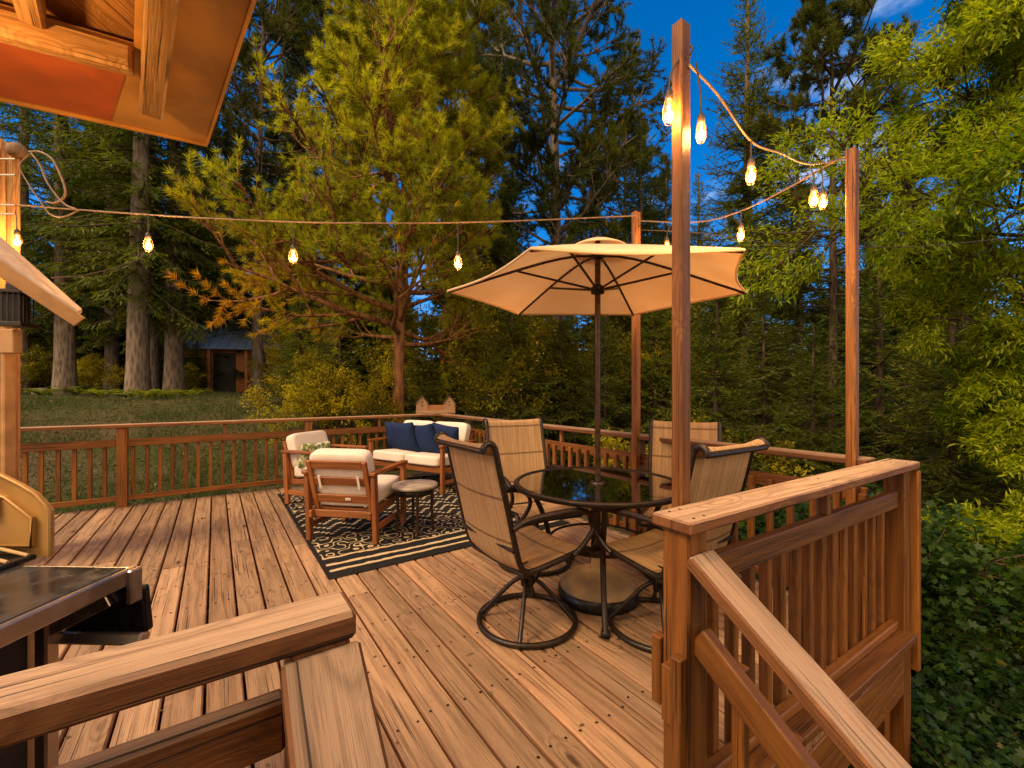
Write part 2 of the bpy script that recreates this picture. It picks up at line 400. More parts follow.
class MB:
    def __init__(self):
        self.v, self.f, self.uv, self.mi, self.sm = [], [], [], [], []

    def add(self, verts, faces, uvs, mi=0, smooth=False):
        b = len(self.v)
        self.v += [tuple(p) for p in verts]
        for f, u in zip(faces, uvs):
            self.f.append(tuple(b + i for i in f))
            self.uv.append(u)
            self.mi.append(mi)
            self.sm.append(smooth)

    def box(self, size, loc=(0, 0, 0), rot=None, bev=0.004, mi=0, long=None):
        h = [s / 2 for s in size]
        bev = min(bev, min(h) * 0.45)
        if long is None:
            long = max(range(3), key=lambda i: size[i])
        o1, o2 = random.uniform(0, 40), random.uniform(0, 40)
        idx, P = {}, []
        for sx in (-1, 1):
            for sy in (-1, 1):
                for sz in (-1, 1):
                    for ax in range(3):
                        p = [s * (h[i] - (0 if i == ax else bev)) for i, s in enumerate((sx, sy, sz))]
                        idx[(sx, sy, sz, ax)] = len(P)
                        P.append(Vector(p))
        F = []
        for ax in range(3):
            a, b = [i for i in range(3) if i != ax]
            for s in (-1, 1):
                q = []
                for sa, sb in ((-1, -1), (1, -1), (1, 1), (-1, 1)):
                    t = [0, 0, 0]
                    t[ax], t[a], t[b] = s, sa, sb
                    q.append(idx[(*t, ax)])
                F.append(q)
            for sa in (-1, 1):          # edges parallel to ax
                for sb in (-1, 1):
                    q = []
                    for s, axx in ((-1, a), (1, a), (1, b), (-1, b)):
                        t = [0, 0, 0]
                        t[ax], t[a], t[b] = s, sa, sb
                        q.append(idx[(*t, axx)])
                    F.append(q)
        for sx in (-1, 1):
            for sy in (-1, 1):
                for sz in (-1, 1):
                    F.append([idx[(sx, sy, sz, ax)] for ax in range(3)])
        U, FF = [], []
        for q in F:
            n = (P[q[1]] - P[q[0]]).cross(P[q[2]] - P[q[1]])
            c = sum((P[i] for i in q), Vector()) / len(q)
            if n.dot(c) < 0:
                q = q[::-1]
                n = -n
            ax = max(range(3), key=lambda i: abs(n[i]))
            oth = [i for i in range(3) if i != long]
            u = []
            for i in q:
                p = P[i]
                if ax == long:
                    u.append((p[oth[0]] + o1, p[oth[1]] * 0.6 + o2))
                else:
                    ac = [i2 for i2 in oth if i2 != ax][0]
                    u.append((p[ac] + p[ax] + o1, p[long] + o2))
            FF.append(q)
            U.append(u)
        loc = Vector(loc)
        V = [(rot @ p if rot is not None else p) + loc for p in P]
        self.add(V, FF, U, mi)
        return self

    def beam(self, a, b, w, d, up=(0, 0, 1), bev=0.004, mi=0):
        """box from a to b; w = horizontal thickness, d = thickness along up"""
        a, b = Vector(a), Vector(b)
        y = (b - a)
        L = y.length
        y = y / L
        x = y.cross(Vector(up))
        if x.length < 1e-5:
            x = y.cross(Vector((0, 1, 0)))
        x.normalize()
        z = x.cross(y)
        m = Matrix((x, y, z)).transposed()
        return self.box((w, L, d), (a + b) / 2, m, bev, mi, long=1)

    def tube(self, pts, r, n=8, closed=False, caps=True, mi=0, flat=1.0):
        pts = [Vector(p) for p in pts]
        m = len(pts)
        rs = r if isinstance(r, (list, tuple)) else [r] * m
        tang = []
        for i in range(m):
            a = pts[(i - 1) % m] if (closed or i > 0) else pts[0]
            b = pts[(i + 1) % m] if (closed or i < m - 1) else pts[-1]
            t = b - a
            tang.append(t.normalized() if t.length > 1e-9 else Vector((0, 0, 1)))
        ref = Vector((0, 0, 1)) if abs(tang[0].z) < 0.9 else Vector((1, 0, 0))
        nx = (ref - tang[0] * ref.dot(tang[0])).normalized()
        V = []
        for i in range(m):
            nx = nx - tang[i] * nx.dot(tang[i])
            if nx.length < 1e-6:
                nx = tang[i].orthogonal()
            nx.normalize()
            ny = tang[i].cross(nx)
            for j in range(n):
                a = 2 * math.pi * j / n
                V.append(pts[i] + nx * math.cos(a) * rs[i] + ny * math.sin(a) * rs[i] * flat)
        F, U = [], []
        for i in range(m if closed else m - 1):
            i2 = (i + 1) % m
            for j in range(n):
                j2 = (j + 1) % n
                F.append((i * n + j, i * n + j2, i2 * n + j2, i2 * n + j))
                U.append([(j / n * 0.2, i * 0.05), ((j + 1) / n * 0.2, i * 0.05), ((j + 1) / n * 0.2, i * 0.05 + 0.05), (j / n * 0.2, i * 0.05 + 0.05)])
        self.add(V, F, U, mi, True)
        if caps and not closed:
            self.add(V[:n], [tuple(range(n))[::-1]], [[(0, 0)] * n], mi)
            self.add(V[-n:], [tuple(range(n))], [[(0, 0)] * n], mi)
        return self

    def lathe(self, prof, n=32, loc=(0, 0, 0), mi=0, smooth=True, sx=1.0, sy=1.0):
        loc = Vector(loc)
        V = []
        for r_, z in prof:
            for j in range(n):
                a = 2 * math.pi * j / n
                V.append(loc + Vector((r_ * math.cos(a) * sx, r_ * math.sin(a) * sy, z)))
        F, U = [], []
        for i in range(len(prof) - 1):
            for j in range(n):
                j2 = (j + 1) % n
                F.append((i * n + j, i * n + j2, (i + 1) * n + j2, (i + 1) * n + j))
                U.append([(j / n, i * .1), ((j + 1) / n, i * .1), ((j + 1) / n, i * .1 + .1), (j / n, i * .1 + .1)])
        self.add(V, F, U, mi, smooth)
        return self

    def prism(self, poly, a, b, plane='XZ', mi=0):
        """polygon in a plane, extruded from a to b along the third axis"""
        def P(p, t):
            return {'XZ': (p[0], t, p[1]), 'XY': (p[0], p[1], t), 'YZ': (t, p[0], p[1])}[plane]
        n = len(poly)
        V = [P(p, a) for p in poly] + [P(p, b) for p in poly]
        F = [tuple(range(n)), tuple(range(2 * n - 1, n - 1, -1))]
        U = [[(p[0], p[1]) for p in poly], [(p[0], p[1]) for p in poly][::-1]]
        for i in range(n):
            j = (i + 1) % n
            F.append((j, i, n + i, n + j))
            e = (Vector(poly[j]) - Vector(poly[i])).length
            U.append([(e, 0), (0, 0), (0, b - a), (e, b - a)])
        self.add(V, F, U, mi)
        return self

    def soft(self, size, loc=(0, 0, 0), rot=None, k=7.0, n=10, pinch=0.0, mi=0, puff=0.0):
        """rounded cushion; pinch > 0 makes a throw pillow with pulled corners"""
        V, F, U, seen = [], [], [], {}
        loc = Vector(loc)
        def vert(p):
            key = tuple(round(c, 5) for c in p)
            if key in seen:
                return seen[key]
            q = Vector(p)
            s = (abs(q.x) ** k + abs(q.y) ** k + abs(q.z) ** k) ** (-1 / k)
            q = q * s
            x, y, z = q
            if pinch:
                z = z * (0.12 + 0.88 * max(0.0, (1 - abs(x) ** 2.6) * (1 - abs(y) ** 2.6)) ** 0.5)
                x, y = x * (1 - pinch * (1 - y * y)), y * (1 - pinch * (1 - x * x))
            if puff:
                z = z * (1 + puff * (1 - x * x) * (1 - y * y))
            q = Vector((x * size[0] / 2, y * size[1] / 2, z * size[2] / 2))
            seen[key] = len(V)
            V.append((rot @ q if rot is not None else q) + loc)
            return seen[key]
        g = [-1 + 2 * i / n for i in range(n + 1)]
        for ax in range(3):
            for s in (-1, 1):
                for i in range(n):
                    for j in range(n):
                        q = []
                        for (a, b) in ((i, j), (i + 1, j), (i + 1, j + 1), (i, j + 1)):
                            t = [0, 0, 0]
                            t[ax] = s
                            t[(ax + 1) % 3] = g[a]
                            t[(ax + 2) % 3] = g[b]
                            q.append(vert(t))
                        F.append(q if s > 0 else q[::-1])
                        U.append([(0, 0)] * 4)
        self.add(V, F, U, mi, True)
        return self

    def build(self, name, mats, parent=None):
        me = bpy.data.meshes.new(name)
        me.from_pydata(self.v, [], self.f)
        if not isinstance(mats, (list, tuple)):
            mats = [mats]
        for m in mats:
            me.materials.append(m)
        uvl = me.uv_layers.new(name='grain')
        uvl.data.foreach_set('uv', [c for u in self.uv for p in u for c in p])
        me.polygons.foreach_set('material_index', self.mi)
        me.polygons.foreach_set('use_smooth', self.sm)
        me.update()
        o = bpy.data.objects.new(name, me)
        COL.objects.link(o)
        if parent is not None:
            o.parent = parent
        return o


def tag(o, label=None, cat=None, group=None, kind=None):
    if label:
        o['label'] = label
    if cat:
        o['category'] = cat
    if group:
        o['group'] = group
    if kind:
        o['kind'] = kind
    return o


def empty(name, loc, rz=0.0, label=None, cat=None, group=None):
    o = bpy.data.objects.new(name, None)
    o.empty_display_size = 0.1
    o.location = loc
    o.rotation_euler = (0, 0, rz)
    COL.objects.link(o)
    return tag(o, label, cat, group)


def copy_tree(o, parent=None):
    c = o.copy()
    COL.objects.link(c)
    if parent is not None:
        c.parent = parent
    for ch in list(o.children):
        copy_tree(ch, c)
    return c


def link_copy(o, parent, loc, rot=None):
    c = o.copy()
    COL.objects.link(c)
    c.parent = parent
    c.location = loc
    if rot is not None:
        c.rotation_euler = rot
    return c


def bez(pts, n=8):
    """Catmull-Rom through points"""
    P = [Vector(p) for p in pts]
    P = [P[0] * 2 - P[1]] + P + [P[-1] * 2 - P[-2]]
    out = []
    for i in range(1, len(P) - 2):
        for j in range(n):
            t = j / n
            a, b, c, d = P[i - 1:i + 3]
            out.append(0.5 * ((2 * b) + (c - a) * t + (2 * a - 5 * b + 4 * c - d) * t * t + (-a + 3 * b - 3 * c + d) * t ** 3))
    out.append(P[-2])
    return out


def px(x, y, Y):
    """a point seen at pixel x, y at depth Y, used only to survey the place"""
    return Vector(((x - 512) * Y / 430.0, Y, CAMZ + (390 - y) * Y / 430.0))


# ------------------------------------------------------------------ terrain
def sst(a, b, x):
    t = np.clip((x - a) / (b - a), 0, 1)
    return t * t * (3 - 2 * t)


def ground_z(X, Y):
    X, Y = np.asarray(X, float), np.asarray(Y, float)
    v = CT * X + ST * Y
    u = -ST * X + CT * Y
    z = -0.32 + 0 * X
    z = z + 1.42 * sst(6.6, 14.5, u) * sst(7.5, 2.0, v)
    z = z - 1.35 * sst(2.7, 5.0, v) * sst(9.0, 2.0, u)
    z = z - 1.1 * sst(1.9, 0.3, u) * sst(-2.5, 0.5, v)
    z = z - 0.5 * sst(0.3, -0.8, u)
    z = z + 0.05 * np.sin(X * 0.9 + 1.3) * np.sin(Y * 0.7) + 0.03 * np.sin(X * 2.3) * np.sin(Y * 2.9 + 1)
    z = z + 2.2 * sst(18, 70, np.hypot(X, Y))
    return z


def gz(x, y):
    return float(ground_z(x, y))


def build_ground():
    # graded grid: fine near, coarse far
    t = np.linspace(-1, 1, 181)
    g = np.sign(t) * (np.abs(t) ** 2.6 * 380 + np.abs(t) * 20)
    X, Y = np.meshgrid(g - 1, g + 6)
    Z = ground_z(X, Y)
    n = len(t)
    V = np.stack([X.ravel(), Y.ravel(), Z.ravel()], 1)
    i = np.arange(n * n).reshape(n, n)
    F = np.stack([i[:-1, :-1].ravel(), i[:-1, 1:].ravel(), i[1:, 1:].ravel(), i[1:, :-1].ravel()], 1)
    o = np_mesh('ground', V, F, M['ground'], smooth=True)
    return tag(o, kind='structure')


def np_mesh(name, V, F, mats, parent=None, attrs=None, mi=None, smooth=False):
    me = bpy.data.meshes.new(name)
    k = F.shape[1]
    me.vertices.add(len(V))
    me.vertices.foreach_set('co', np.ascontiguousarray(V, dtype=np.float32).ravel())
    me.loops.add(F.size)
    me.loops.foreach_set('vertex_index', np.ascontiguousarray(F, dtype=np.int32).ravel())
    me.polygons.add(len(F))
    me.polygons.foreach_set('loop_start', np.arange(len(F), dtype=np.int32) * k)
    me.polygons.foreach_set('loop_total', np.full(len(F), k, dtype=np.int32))
    if smooth:
        me.polygons.foreach_set('use_smooth', np.ones(len(F), dtype=bool))
    if not isinstance(mats, (list, tuple)):
        mats = [mats]
    for m in mats:
        me.materials.append(m)
    if mi is not None:
        me.polygons.foreach_set('material_index', np.asarray(mi, np.int32))
    for an, av in (attrs or {}).items():
        a = me.attributes.new(an, 'FLOAT', 'POINT')
        a.data.foreach_set('value', np.ascontiguousarray(av, dtype=np.float32))
    me.update(calc_edges=True)
    o = bpy.data.objects.new(name, me)
    COL.objects.link(o)
    if parent is not None:
        o.parent = parent
    return o


def unit(a):
    return a / np.maximum(np.linalg.norm(a, axis=-1, keepdims=True), 1e-9)


def leaves(P, D, L, Wd, tint, warm=None, fold=0.25, shape='leaf', name='crown', mats=None, parent=None, flat=None):
    """P base points, D directions, L lengths, Wd widths -> one mesh"""
    n = len(P)
    D = unit(D)
    rnd = RNG.normal(size=(n, 3))
    if flat is not None:
        rnd = rnd * flat + np.array([0, 0, 1.0]) * 1.0
        S = unit(np.cross(D, rnd))
    else:
        S = unit(np.cross(D, rnd))
    Nn = np.cross(S, D)
    L = np.broadcast_to(L, (n,))[:, None]
    Wd = np.broadcast_to(Wd, (n,))[:, None]
    if shape == 'needle':
        V = np.stack([P - S * Wd / 2, P + S * Wd / 2, P + D * L], 1)
        k = 3
    elif shape == 'lobed':
        b = P
        pts = [b, b + D * L * 0.18 + S * Wd * 0.55, b + D * L * 0.42 + S * Wd * 0.25, b + D * L * 0.62 + S * Wd * 0.5,
               b + D * L * 0.7 + S * Wd * 0.16, b + D * L, b + D * L * 0.7 - S * Wd * 0.16, b + D * L * 0.62 - S * Wd * 0.5,
               b + D * L * 0.42 - S * Wd * 0.25, b + D * L * 0.18 - S * Wd * 0.55]
        V = np.stack(pts, 1)
        k = 10
    else:
        mid = P + D * L * 0.45
        tip = P + D * L - Nn * L * fold * 0.5
        V = np.stack([P, mid + S * Wd / 2 + Nn * Wd * fold, tip, mid - S * Wd / 2 + Nn * Wd * fold], 1)
        k = 4
    F = np.arange(n * k).reshape(n, k)
    t = np.repeat(np.broadcast_to(tint, (n,)), k)
    w = np.repeat(np.broadcast_to(0.0 if warm is None else warm, (n,)), k)
    return np_mesh(name, V.reshape(-1, 3), F, mats, parent, {'tint': t, 'warm': w})


def clump_noise(P, s, seed=0):
    """cheap smooth noise in [0,1] for light and dark clumps"""
    r = np.random.default_rng(seed)
    out = np.zeros(len(P))
    for i in range(5):
        k = r.normal(size=3) * s * (1 + 0.6 * i)
        out += np.sin(P @ k + r.uniform(0, 6.28)) / (1 + 0.5 * i)
    return 1 / (1 + np.exp(-out * 1.1))


def rot_about(D, A, ang):
    """rotate vectors D about unit axes A by ang (arrays)"""
    c, s = np.cos(ang)[:, None], np.sin(ang)[:, None]
    return D * c + np.cross(A, D) * s + A * (np.sum(A * D, 1, keepdims=True)) * (1 - c)


def fir(H, Rad, z0, seed, sp=0.36, nb=6, tw=0.15, nd=0.05, nl=0.09, nw=0.02, trunk_r=0.18, mat='f_fir', bark='bark_grey', droop=0.32, name=('trunk', 'crown'), dens=1.0, power=0.8, bare=0.0):
    """conifer with whorled drooping boughs; returns its trunk and crown mesh objects"""
    rg = np.random.default_rng(seed)
    mb = MB()
    lean = rg.normal(size=2) * 0.012 * H
    def axis(z):
        t = z / H
        return np.array([lean[0] * t * t, lean[1] * t * t, z])
    tz = np.linspace(-0.4, H, 14)
    mb.tube([axis(max(z, 0)) + np.array([0, 0, min(z, 0)]) for z in tz], [trunk_r * (1.25 if z < 0.2 else 1.0) * (1 - 0.93 * max(z, 0) / H) + 0.012 for z in tz], 10)
    TP, TD, TL = [], [], []
    z = z0
    while z < H * 0.985:
        rel = (z - z0) / (H - z0)
        Lb = Rad * (1 - rel) ** power * (0.55 + 0.45 * min(1, rel * 6 + 0.25))
        for b in range(nb):
            if rg.uniform() < 0.12 + bare * (1 - rel):
                continue
            az = rg.uniform(0, 2 * math.pi)
            L = max(0.18, Lb * rg.uniform(0.62, 1.12))
            el = -0.22 + 0.75 * rel + rg.normal() * 0.1
            d0 = np.array([math.cos(az) * math.cos(el), math.sin(az) * math.cos(el), math.sin(el)])
            zz = z + rg.uniform(-0.5, 0.5) * sp
            o = axis(zz)
            m = max(4, int(L / 0.22))
            t = np.linspace(0, 1, m)
            bend = -droop * L * (t ** 1.6) * (1 - rel) + 0.18 * L * t ** 4
            pts = o + d0 * (L * t)[:, None] + np.array([0, 0, 1.0]) * bend[:, None]
            if L > 0.5:
                mb.tube(pts, [0.014 * L * (1 - 0.85 * x) + 0.003 for x in t], 4, caps=False, mi=1)
            s = np.arange(0.12 * L, L, tw / dens)
            tt = s / L
            base = np.stack([np.interp(tt, t, pts[:, i]) for i in range(3)], 1)
            tan = unit(np.gradient(pts, axis=0))
            tg = unit(np.stack([np.interp(tt, t, tan[:, i]) for i in range(3)], 1))
            for sd in (-1, 1):
                ax = np.tile(np.array([0, 0, 1.0]), (len(s), 1)) + rg.normal(size=(len(s), 3)) * 0.2
                d = rot_about(tg, unit(ax), sd * (0.95 + rg.normal(size=len(s)) * 0.16))
                d[:, 2] -= 0.12 + 0.2 * (1 - rel) * rg.uniform(0, 1, len(s))
                TP.append(base)
                TD.append(unit(d))
                TL.append(np.clip(0.5 * (L - s) + 0.09, 0.08, 0.55) * rg.uniform(0.6, 1.15, len(s)))
            TP.append(pts[-1:] - d0 * 0.1)
            TD.append(tan[-1:])
            TL.append(np.array([0.22]))
        z += sp * rg.uniform(0.8, 1.2)
    TP, TD, TL = np.concatenate(TP), np.concatenate(TD), np.concatenate(TL)
    cnt = np.maximum(2, (TL / nd).astype(int))
    idx = np.repeat(np.arange(len(TP)), cnt)
    first = np.cumsum(cnt) - cnt
    q = (np.arange(len(idx)) - first[idx] + rg.uniform(0, 1, len(idx)) * 0.6) / cnt[idx]
    side = np.where(np.arange(len(idx)) % 2 == 0, 1.0, -1.0)
    P = TP[idx] + TD[idx] * (TL[idx] * q)[:, None]
    P[:, 2] -= 0.08 * q * q * TL[idx]
    ax = unit(np.array([0, 0, 1.0]) + rg.normal(size=(len(idx), 3)) * 0.45)
    D = rot_about(TD[idx], ax, side * (0.62 + rg.normal(size=len(idx)) * 0.2))
    sz = rg.uniform(0.75, 1.25, len(idx))
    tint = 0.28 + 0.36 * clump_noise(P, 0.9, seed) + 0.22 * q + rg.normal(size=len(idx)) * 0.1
    warm = (rg.uniform(size=len(idx)) < 0.015) * 0.8
    n = len(idx)
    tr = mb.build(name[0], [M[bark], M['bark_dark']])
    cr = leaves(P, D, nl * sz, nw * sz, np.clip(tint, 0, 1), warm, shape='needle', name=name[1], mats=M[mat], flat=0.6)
    return tr, cr


def grow(rg, o, d, L, r, depth, mb, tips, kink=0.22, up=0.12, nch=(5, 8), ratio=(0.35, 0.55), spread=(0.5, 1.1), tmin=0.25):
    """recursive limb; appends its twig points to tips as (pos, dir, depth)"""
    m = 6 if depth > 0 else 4
    pts = [np.array(o, float)]
    dd = unit(np.array(d, float))
    dirs = [dd]
    for i in range(m - 1):
        dd = unit(dd + rg.normal(size=3) * kink * 0.5 + np.array([0, 0, up]))
        pts.append(pts[-1] + dd * L / (m - 1))
        dirs.append(dd)
    mb.tube(pts, [max(0.0035, r * (1 - 0.75 * i / (m - 1))) for i in range(m)], 6 if depth > 1 else 4, caps=False)
    if depth == 0:
        for i in range(1, m):
            tips.append((pts[i], dirs[i], i / (m - 1)))
        return
    for _ in range(rg.integers(*nch) + (0 if depth > 1 else 1)):
        t = rg.uniform(tmin, 1.0)
        i = min(m - 2, int(t * (m - 1)))
        f = t * (m - 1) - i
        p = pts[i] * (1 - f) + pts[i + 1] * f
        ax = unit(rg.normal(size=3))
        ax = unit(ax - dirs[i] * (ax @ dirs[i]))
        nd = rot_about(dirs[i][None], ax[None], np.array([rg.uniform(*spread)]))[0]
        nd = unit(nd + np.array([0, 0, up * 0.8]))
        grow(rg, p, nd, L * rg.uniform(*ratio) * (1.15 - 0.4 * t), r * 0.5, depth - 1, mb, tips, kink, up, nch, ratio, spread, tmin)
    tips.append((pts[-1], dirs[-1], 1.0))


def tufts(tips, rg, n_need, nl, nw, seed, mat, warm_fn=None, candles=0.0, name='crown', cone=(0.25, 1.25), cl=0.8):
    P0 = np.array([t[0] for t in tips])
    D0 = unit(np.array([t[1] for t in tips]))
    n = len(P0)
    idx = np.repeat(np.arange(n), n_need)
    k = len(idx)
    ax = rg.normal(size=(k, 3))
    ax = unit(ax - D0[idx] * np.sum(ax * D0[idx], 1, keepdims=True))
    D = rot_about(D0[idx], ax, rg.uniform(cone[0], cone[1], k))
    P = P0[idx] + D0[idx] * (rg.uniform(-0.5, 0.5, k) * nl * 0.8)[:, None]
    Ln = nl * rg.uniform(0.7, 1.2, k)
    tint = np.repeat(0.22 + 0.5 * clump_noise(P0, cl, seed) + rg.normal(size=n) * 0.1, n_need) + rg.normal(size=k) * 0.07
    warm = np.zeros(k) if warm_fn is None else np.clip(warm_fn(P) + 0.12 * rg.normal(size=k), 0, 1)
    if candles:
        sel = np.where(rg.uniform(size=n) < candles)[0]
        for j in range(3):
            P = np.concatenate([P, P0[sel] + rg.normal(size=(len(sel), 3)) * 0.012])
            D = np.concatenate([D, D0[sel] * 0.6 + np.array([0, 0, 1.0]) + rg.normal(size=(len(sel), 3)) * 0.1])
            Ln = np.concatenate([Ln, np.full(len(sel), nl * 1.1)])
            tint = np.concatenate([tint, np.full(len(sel), 0.9)])
            warm = np.concatenate([warm, np.full(len(sel), 0.9)])
    Wd = np.full(len(P), nw)
    if candles:
        Wd[k:] = nw * 2.0
    return leaves(P, D, Ln, Wd, np.clip(tint, 0, 1), warm, shape='needle', name=name, mats=M[mat])


def pine(H, seed, limbs, trunk_r, mat, bark, zlo, prof, n_need=20, nl=0.13, nw=0.013, el=(0.05, 0.7), warm_fn=None, candles=0.0, lean=(0, 0), nch=(5, 8), depth=2, left=0.0):
    rg = np.random.default_rng(seed)
    mb, tips = MB(), []
    tz = np.linspace(0, 1, 16)
    cur = rg.normal(size=2) * 0.06
    ax = [np.array([lean[0] * t * t + cur[0] * math.sin(3 * t), lean[1] * t * t + cur[1] * math.sin(4 * t), H * t]) for t in tz]
    mb.tube([ax[0] - np.array([0, 0, 0.5])] + ax, [trunk_r * 1.2] + [trunk_r * (1 - 0.9 * t) + 0.01 for t in tz], 12)
    A = np.array(ax)
    for i in range(limbs):
        z = zlo + (H - zlo) * (i + rg.uniform(0, 1)) / limbs
        t = z / H
        rel = (z - zlo) / (H - zlo)
        o = np.array([np.interp(t, tz, A[:, k]) for k in range(3)])
        az = i * 2.4 + rg.normal() * 0.4
        e = el[0] + (el[1] - el[0]) * rel + rg.normal() * 0.15
        d = np.array([math.cos(az) * math.cos(e), math.sin(az) * math.cos(e), math.sin(e)])
        L = prof(rel) * rg.uniform(0.7, 1.1)
        if left and math.cos(az) < -0.35 and rel < 0.35:
            L *= left
        grow(rg, o, d, L, 0.018 * L + 0.012, depth, mb, tips, 0.25, 0.10, nch)
    tr = mb.build('trunk', M[bark])
    cr = tufts(tips, rg, n_need, nl, nw, seed, mat, warm_fn, candles)
    return tr, cr


def leafy(o, d, L, r, rg, mb, tips, depth, up=0.02, nch=(5, 8), kink=0.25, spread=(0.4, 1.0), ratio=(0.35, 0.6)):
    grow(rg, o, d, L, r, depth, mb, tips, kink, up, nch, ratio, spread)


def leaf_crown(tips, rg, per, ll, lw, seed, mat, shape='leaf', hang=0.35, name='crown', cl=1.0, warm=0.02, flat=0.5, jit=0.05):
    P0 = np.array([t[0] for t in tips])
    D0 = unit(np.array([t[1] for t in tips]))
    n = len(P0)
    idx = np.repeat(np.arange(n), per)
    k = len(idx)
    ax = rg.normal(size=(k, 3))
    ax = unit(ax - D0[idx] * np.sum(ax * D0[idx], 1, keepdims=True))
    D = rot_about(D0[idx], ax, rg.uniform(0.3, 1.2, k))
    D[:, 2] -= hang * rg.uniform(0.2, 1.2, k)
    P = P0[idx] + rg.normal(size=(k, 3)) * jit
    sz = rg.uniform(0.6, 1.2, k)
    tint = np.repeat(0.2 + 0.5 * clump_noise(P0, cl, seed) + rg.normal(size=n) * 0.08, per) + rg.normal(size=k) * 0.12
    w = (rg.uniform(size=k) < warm) * rg.uniform(0.4, 1, k)
    return leaves(P, D, ll * sz, lw * sz, np.clip(tint, 0, 1), w, shape=shape, name=name, mats=M[mat], flat=flat)


def assemble(name, parts, loc, rz, label, cat, group=None, scale=1.0):
    root = empty(name, loc, rz, label, cat, group)
    root.scale = (scale,) * 3
    for p in parts:
        p.parent = root
    return root


def place_copy(src, loc, rz, label, scale=1.0, group=None, sxy=1.0):
    c = copy_tree(src)
    c.location = loc
    c.rotation_euler = (0, 0, rz)
    c.scale = (scale * sxy, scale * sxy, scale)
    c['label'] = label
    if group:
        c['group'] = group
    return c


def at(pxx, Y, dz=0.0):
    X = (pxx - 512) * Y / 430.0
    return (X, Y, gz(X, Y) + dz)


build_ground()
# ------------------------------------------------------------------ deck
V0, V1, U0, U1 = -3.2, 3.06, 0.70, 6.46


def build_deck():
    mb = MB()
    bw, gap = 0.134, 0.010
    v = V0
    i = 0
    while v < V1 - 0.05:
        w = min(bw, V1 - v)
        us = [U0 - 0.02]
        joints = sorted(random.sample([1.2, 1.6, 2.0, 2.4, 2.8, 3.2, 3.6, 4.0, 4.4, 4.8, 5.2], 1 if i % 3 else 2))
        if abs(v - 0.62) < 1.0:
            joints = [j for j in joints if j > 2.6 or j < 1.3]
        last = U0 - 0.02
        for j in joints:
            if j - last > 1.2:
                us.append(j)
                last = j
        us.append(U1)
        for a, b in zip(us[:-1], us[1:]):
            dz = random.uniform(-0.0012, 0.0012)
            mb.box((w - random.uniform(0, 0.002), b - a - 0.004, 0.036), (v + w / 2, (a + b) / 2, -0.018 + dz), rotz(random.uniform(-0.0006, 0.0006)), 0.006, 0, long=1)
            # pairs of screw heads over each joist
            k = math.ceil(a / 0.4)
            while k * 0.4 < b:
                u = k * 0.4 + random.uniform(-0.012, 0.012)
                for fx in (0.22, 0.78):
                    cx, cy = v + w * fx + random.uniform(-0.006, 0.006), u + random.uniform(-0.008, 0.008)
                    r_ = 0.0062
                    pts = [(cx + r_ * math.cos(t * math.pi / 4), cy + r_ * math.sin(t * math.pi / 4), 0.0022) for t in range(8)]
                    mb.add(pts, [tuple(range(8))], [[(0, 0)] * 8], 1)
                k += 1
        v += bw + gap
        i += 1
    # joists, rim boards and the dark beams under the boards
    u = 0.8
    while u < U1:
        mb.box((V1 - V0 - 0.1, 0.04, 0.18), ((V0 + V1) / 2, u, -0.132), None, 0.003, 2)
        u += 0.4
    for (sx, sy, cx, cy) in ((V1 - V0, 0.04, (V0 + V1) / 2, U0 - 0.0), (V1 - V0, 0.04, (V0 + V1) / 2, U1 + 0.0), (0.04, U1 - U0 - 0.05, V1 - 0.0, (U0 + U1) / 2), (0.04, U1 - U0 - 0.05, V0, (U0 + U1) / 2)):
        mb.box((sx, sy, 0.235), (cx, cy, -0.158), None, 0.004, 2)
    for vv in (2.9, 0.4, -2.6):
        for uu in (0.78, 2.6, 4.5, 6.3):
            p = W(vv, uu)
            g = gz(p.x, p.y) - 0.2
            mb.box((0.09, 0.09, -0.22 - g), (vv, uu, (-0.22 + g) / 2), None, 0.004, 2)
    o = mb.build('wooden_deck', [M['deck'], M['screw'], M['stain']])
    o.rotation_euler = (0, 0, TH)
    return tag(o, kind='structure')


build_deck()


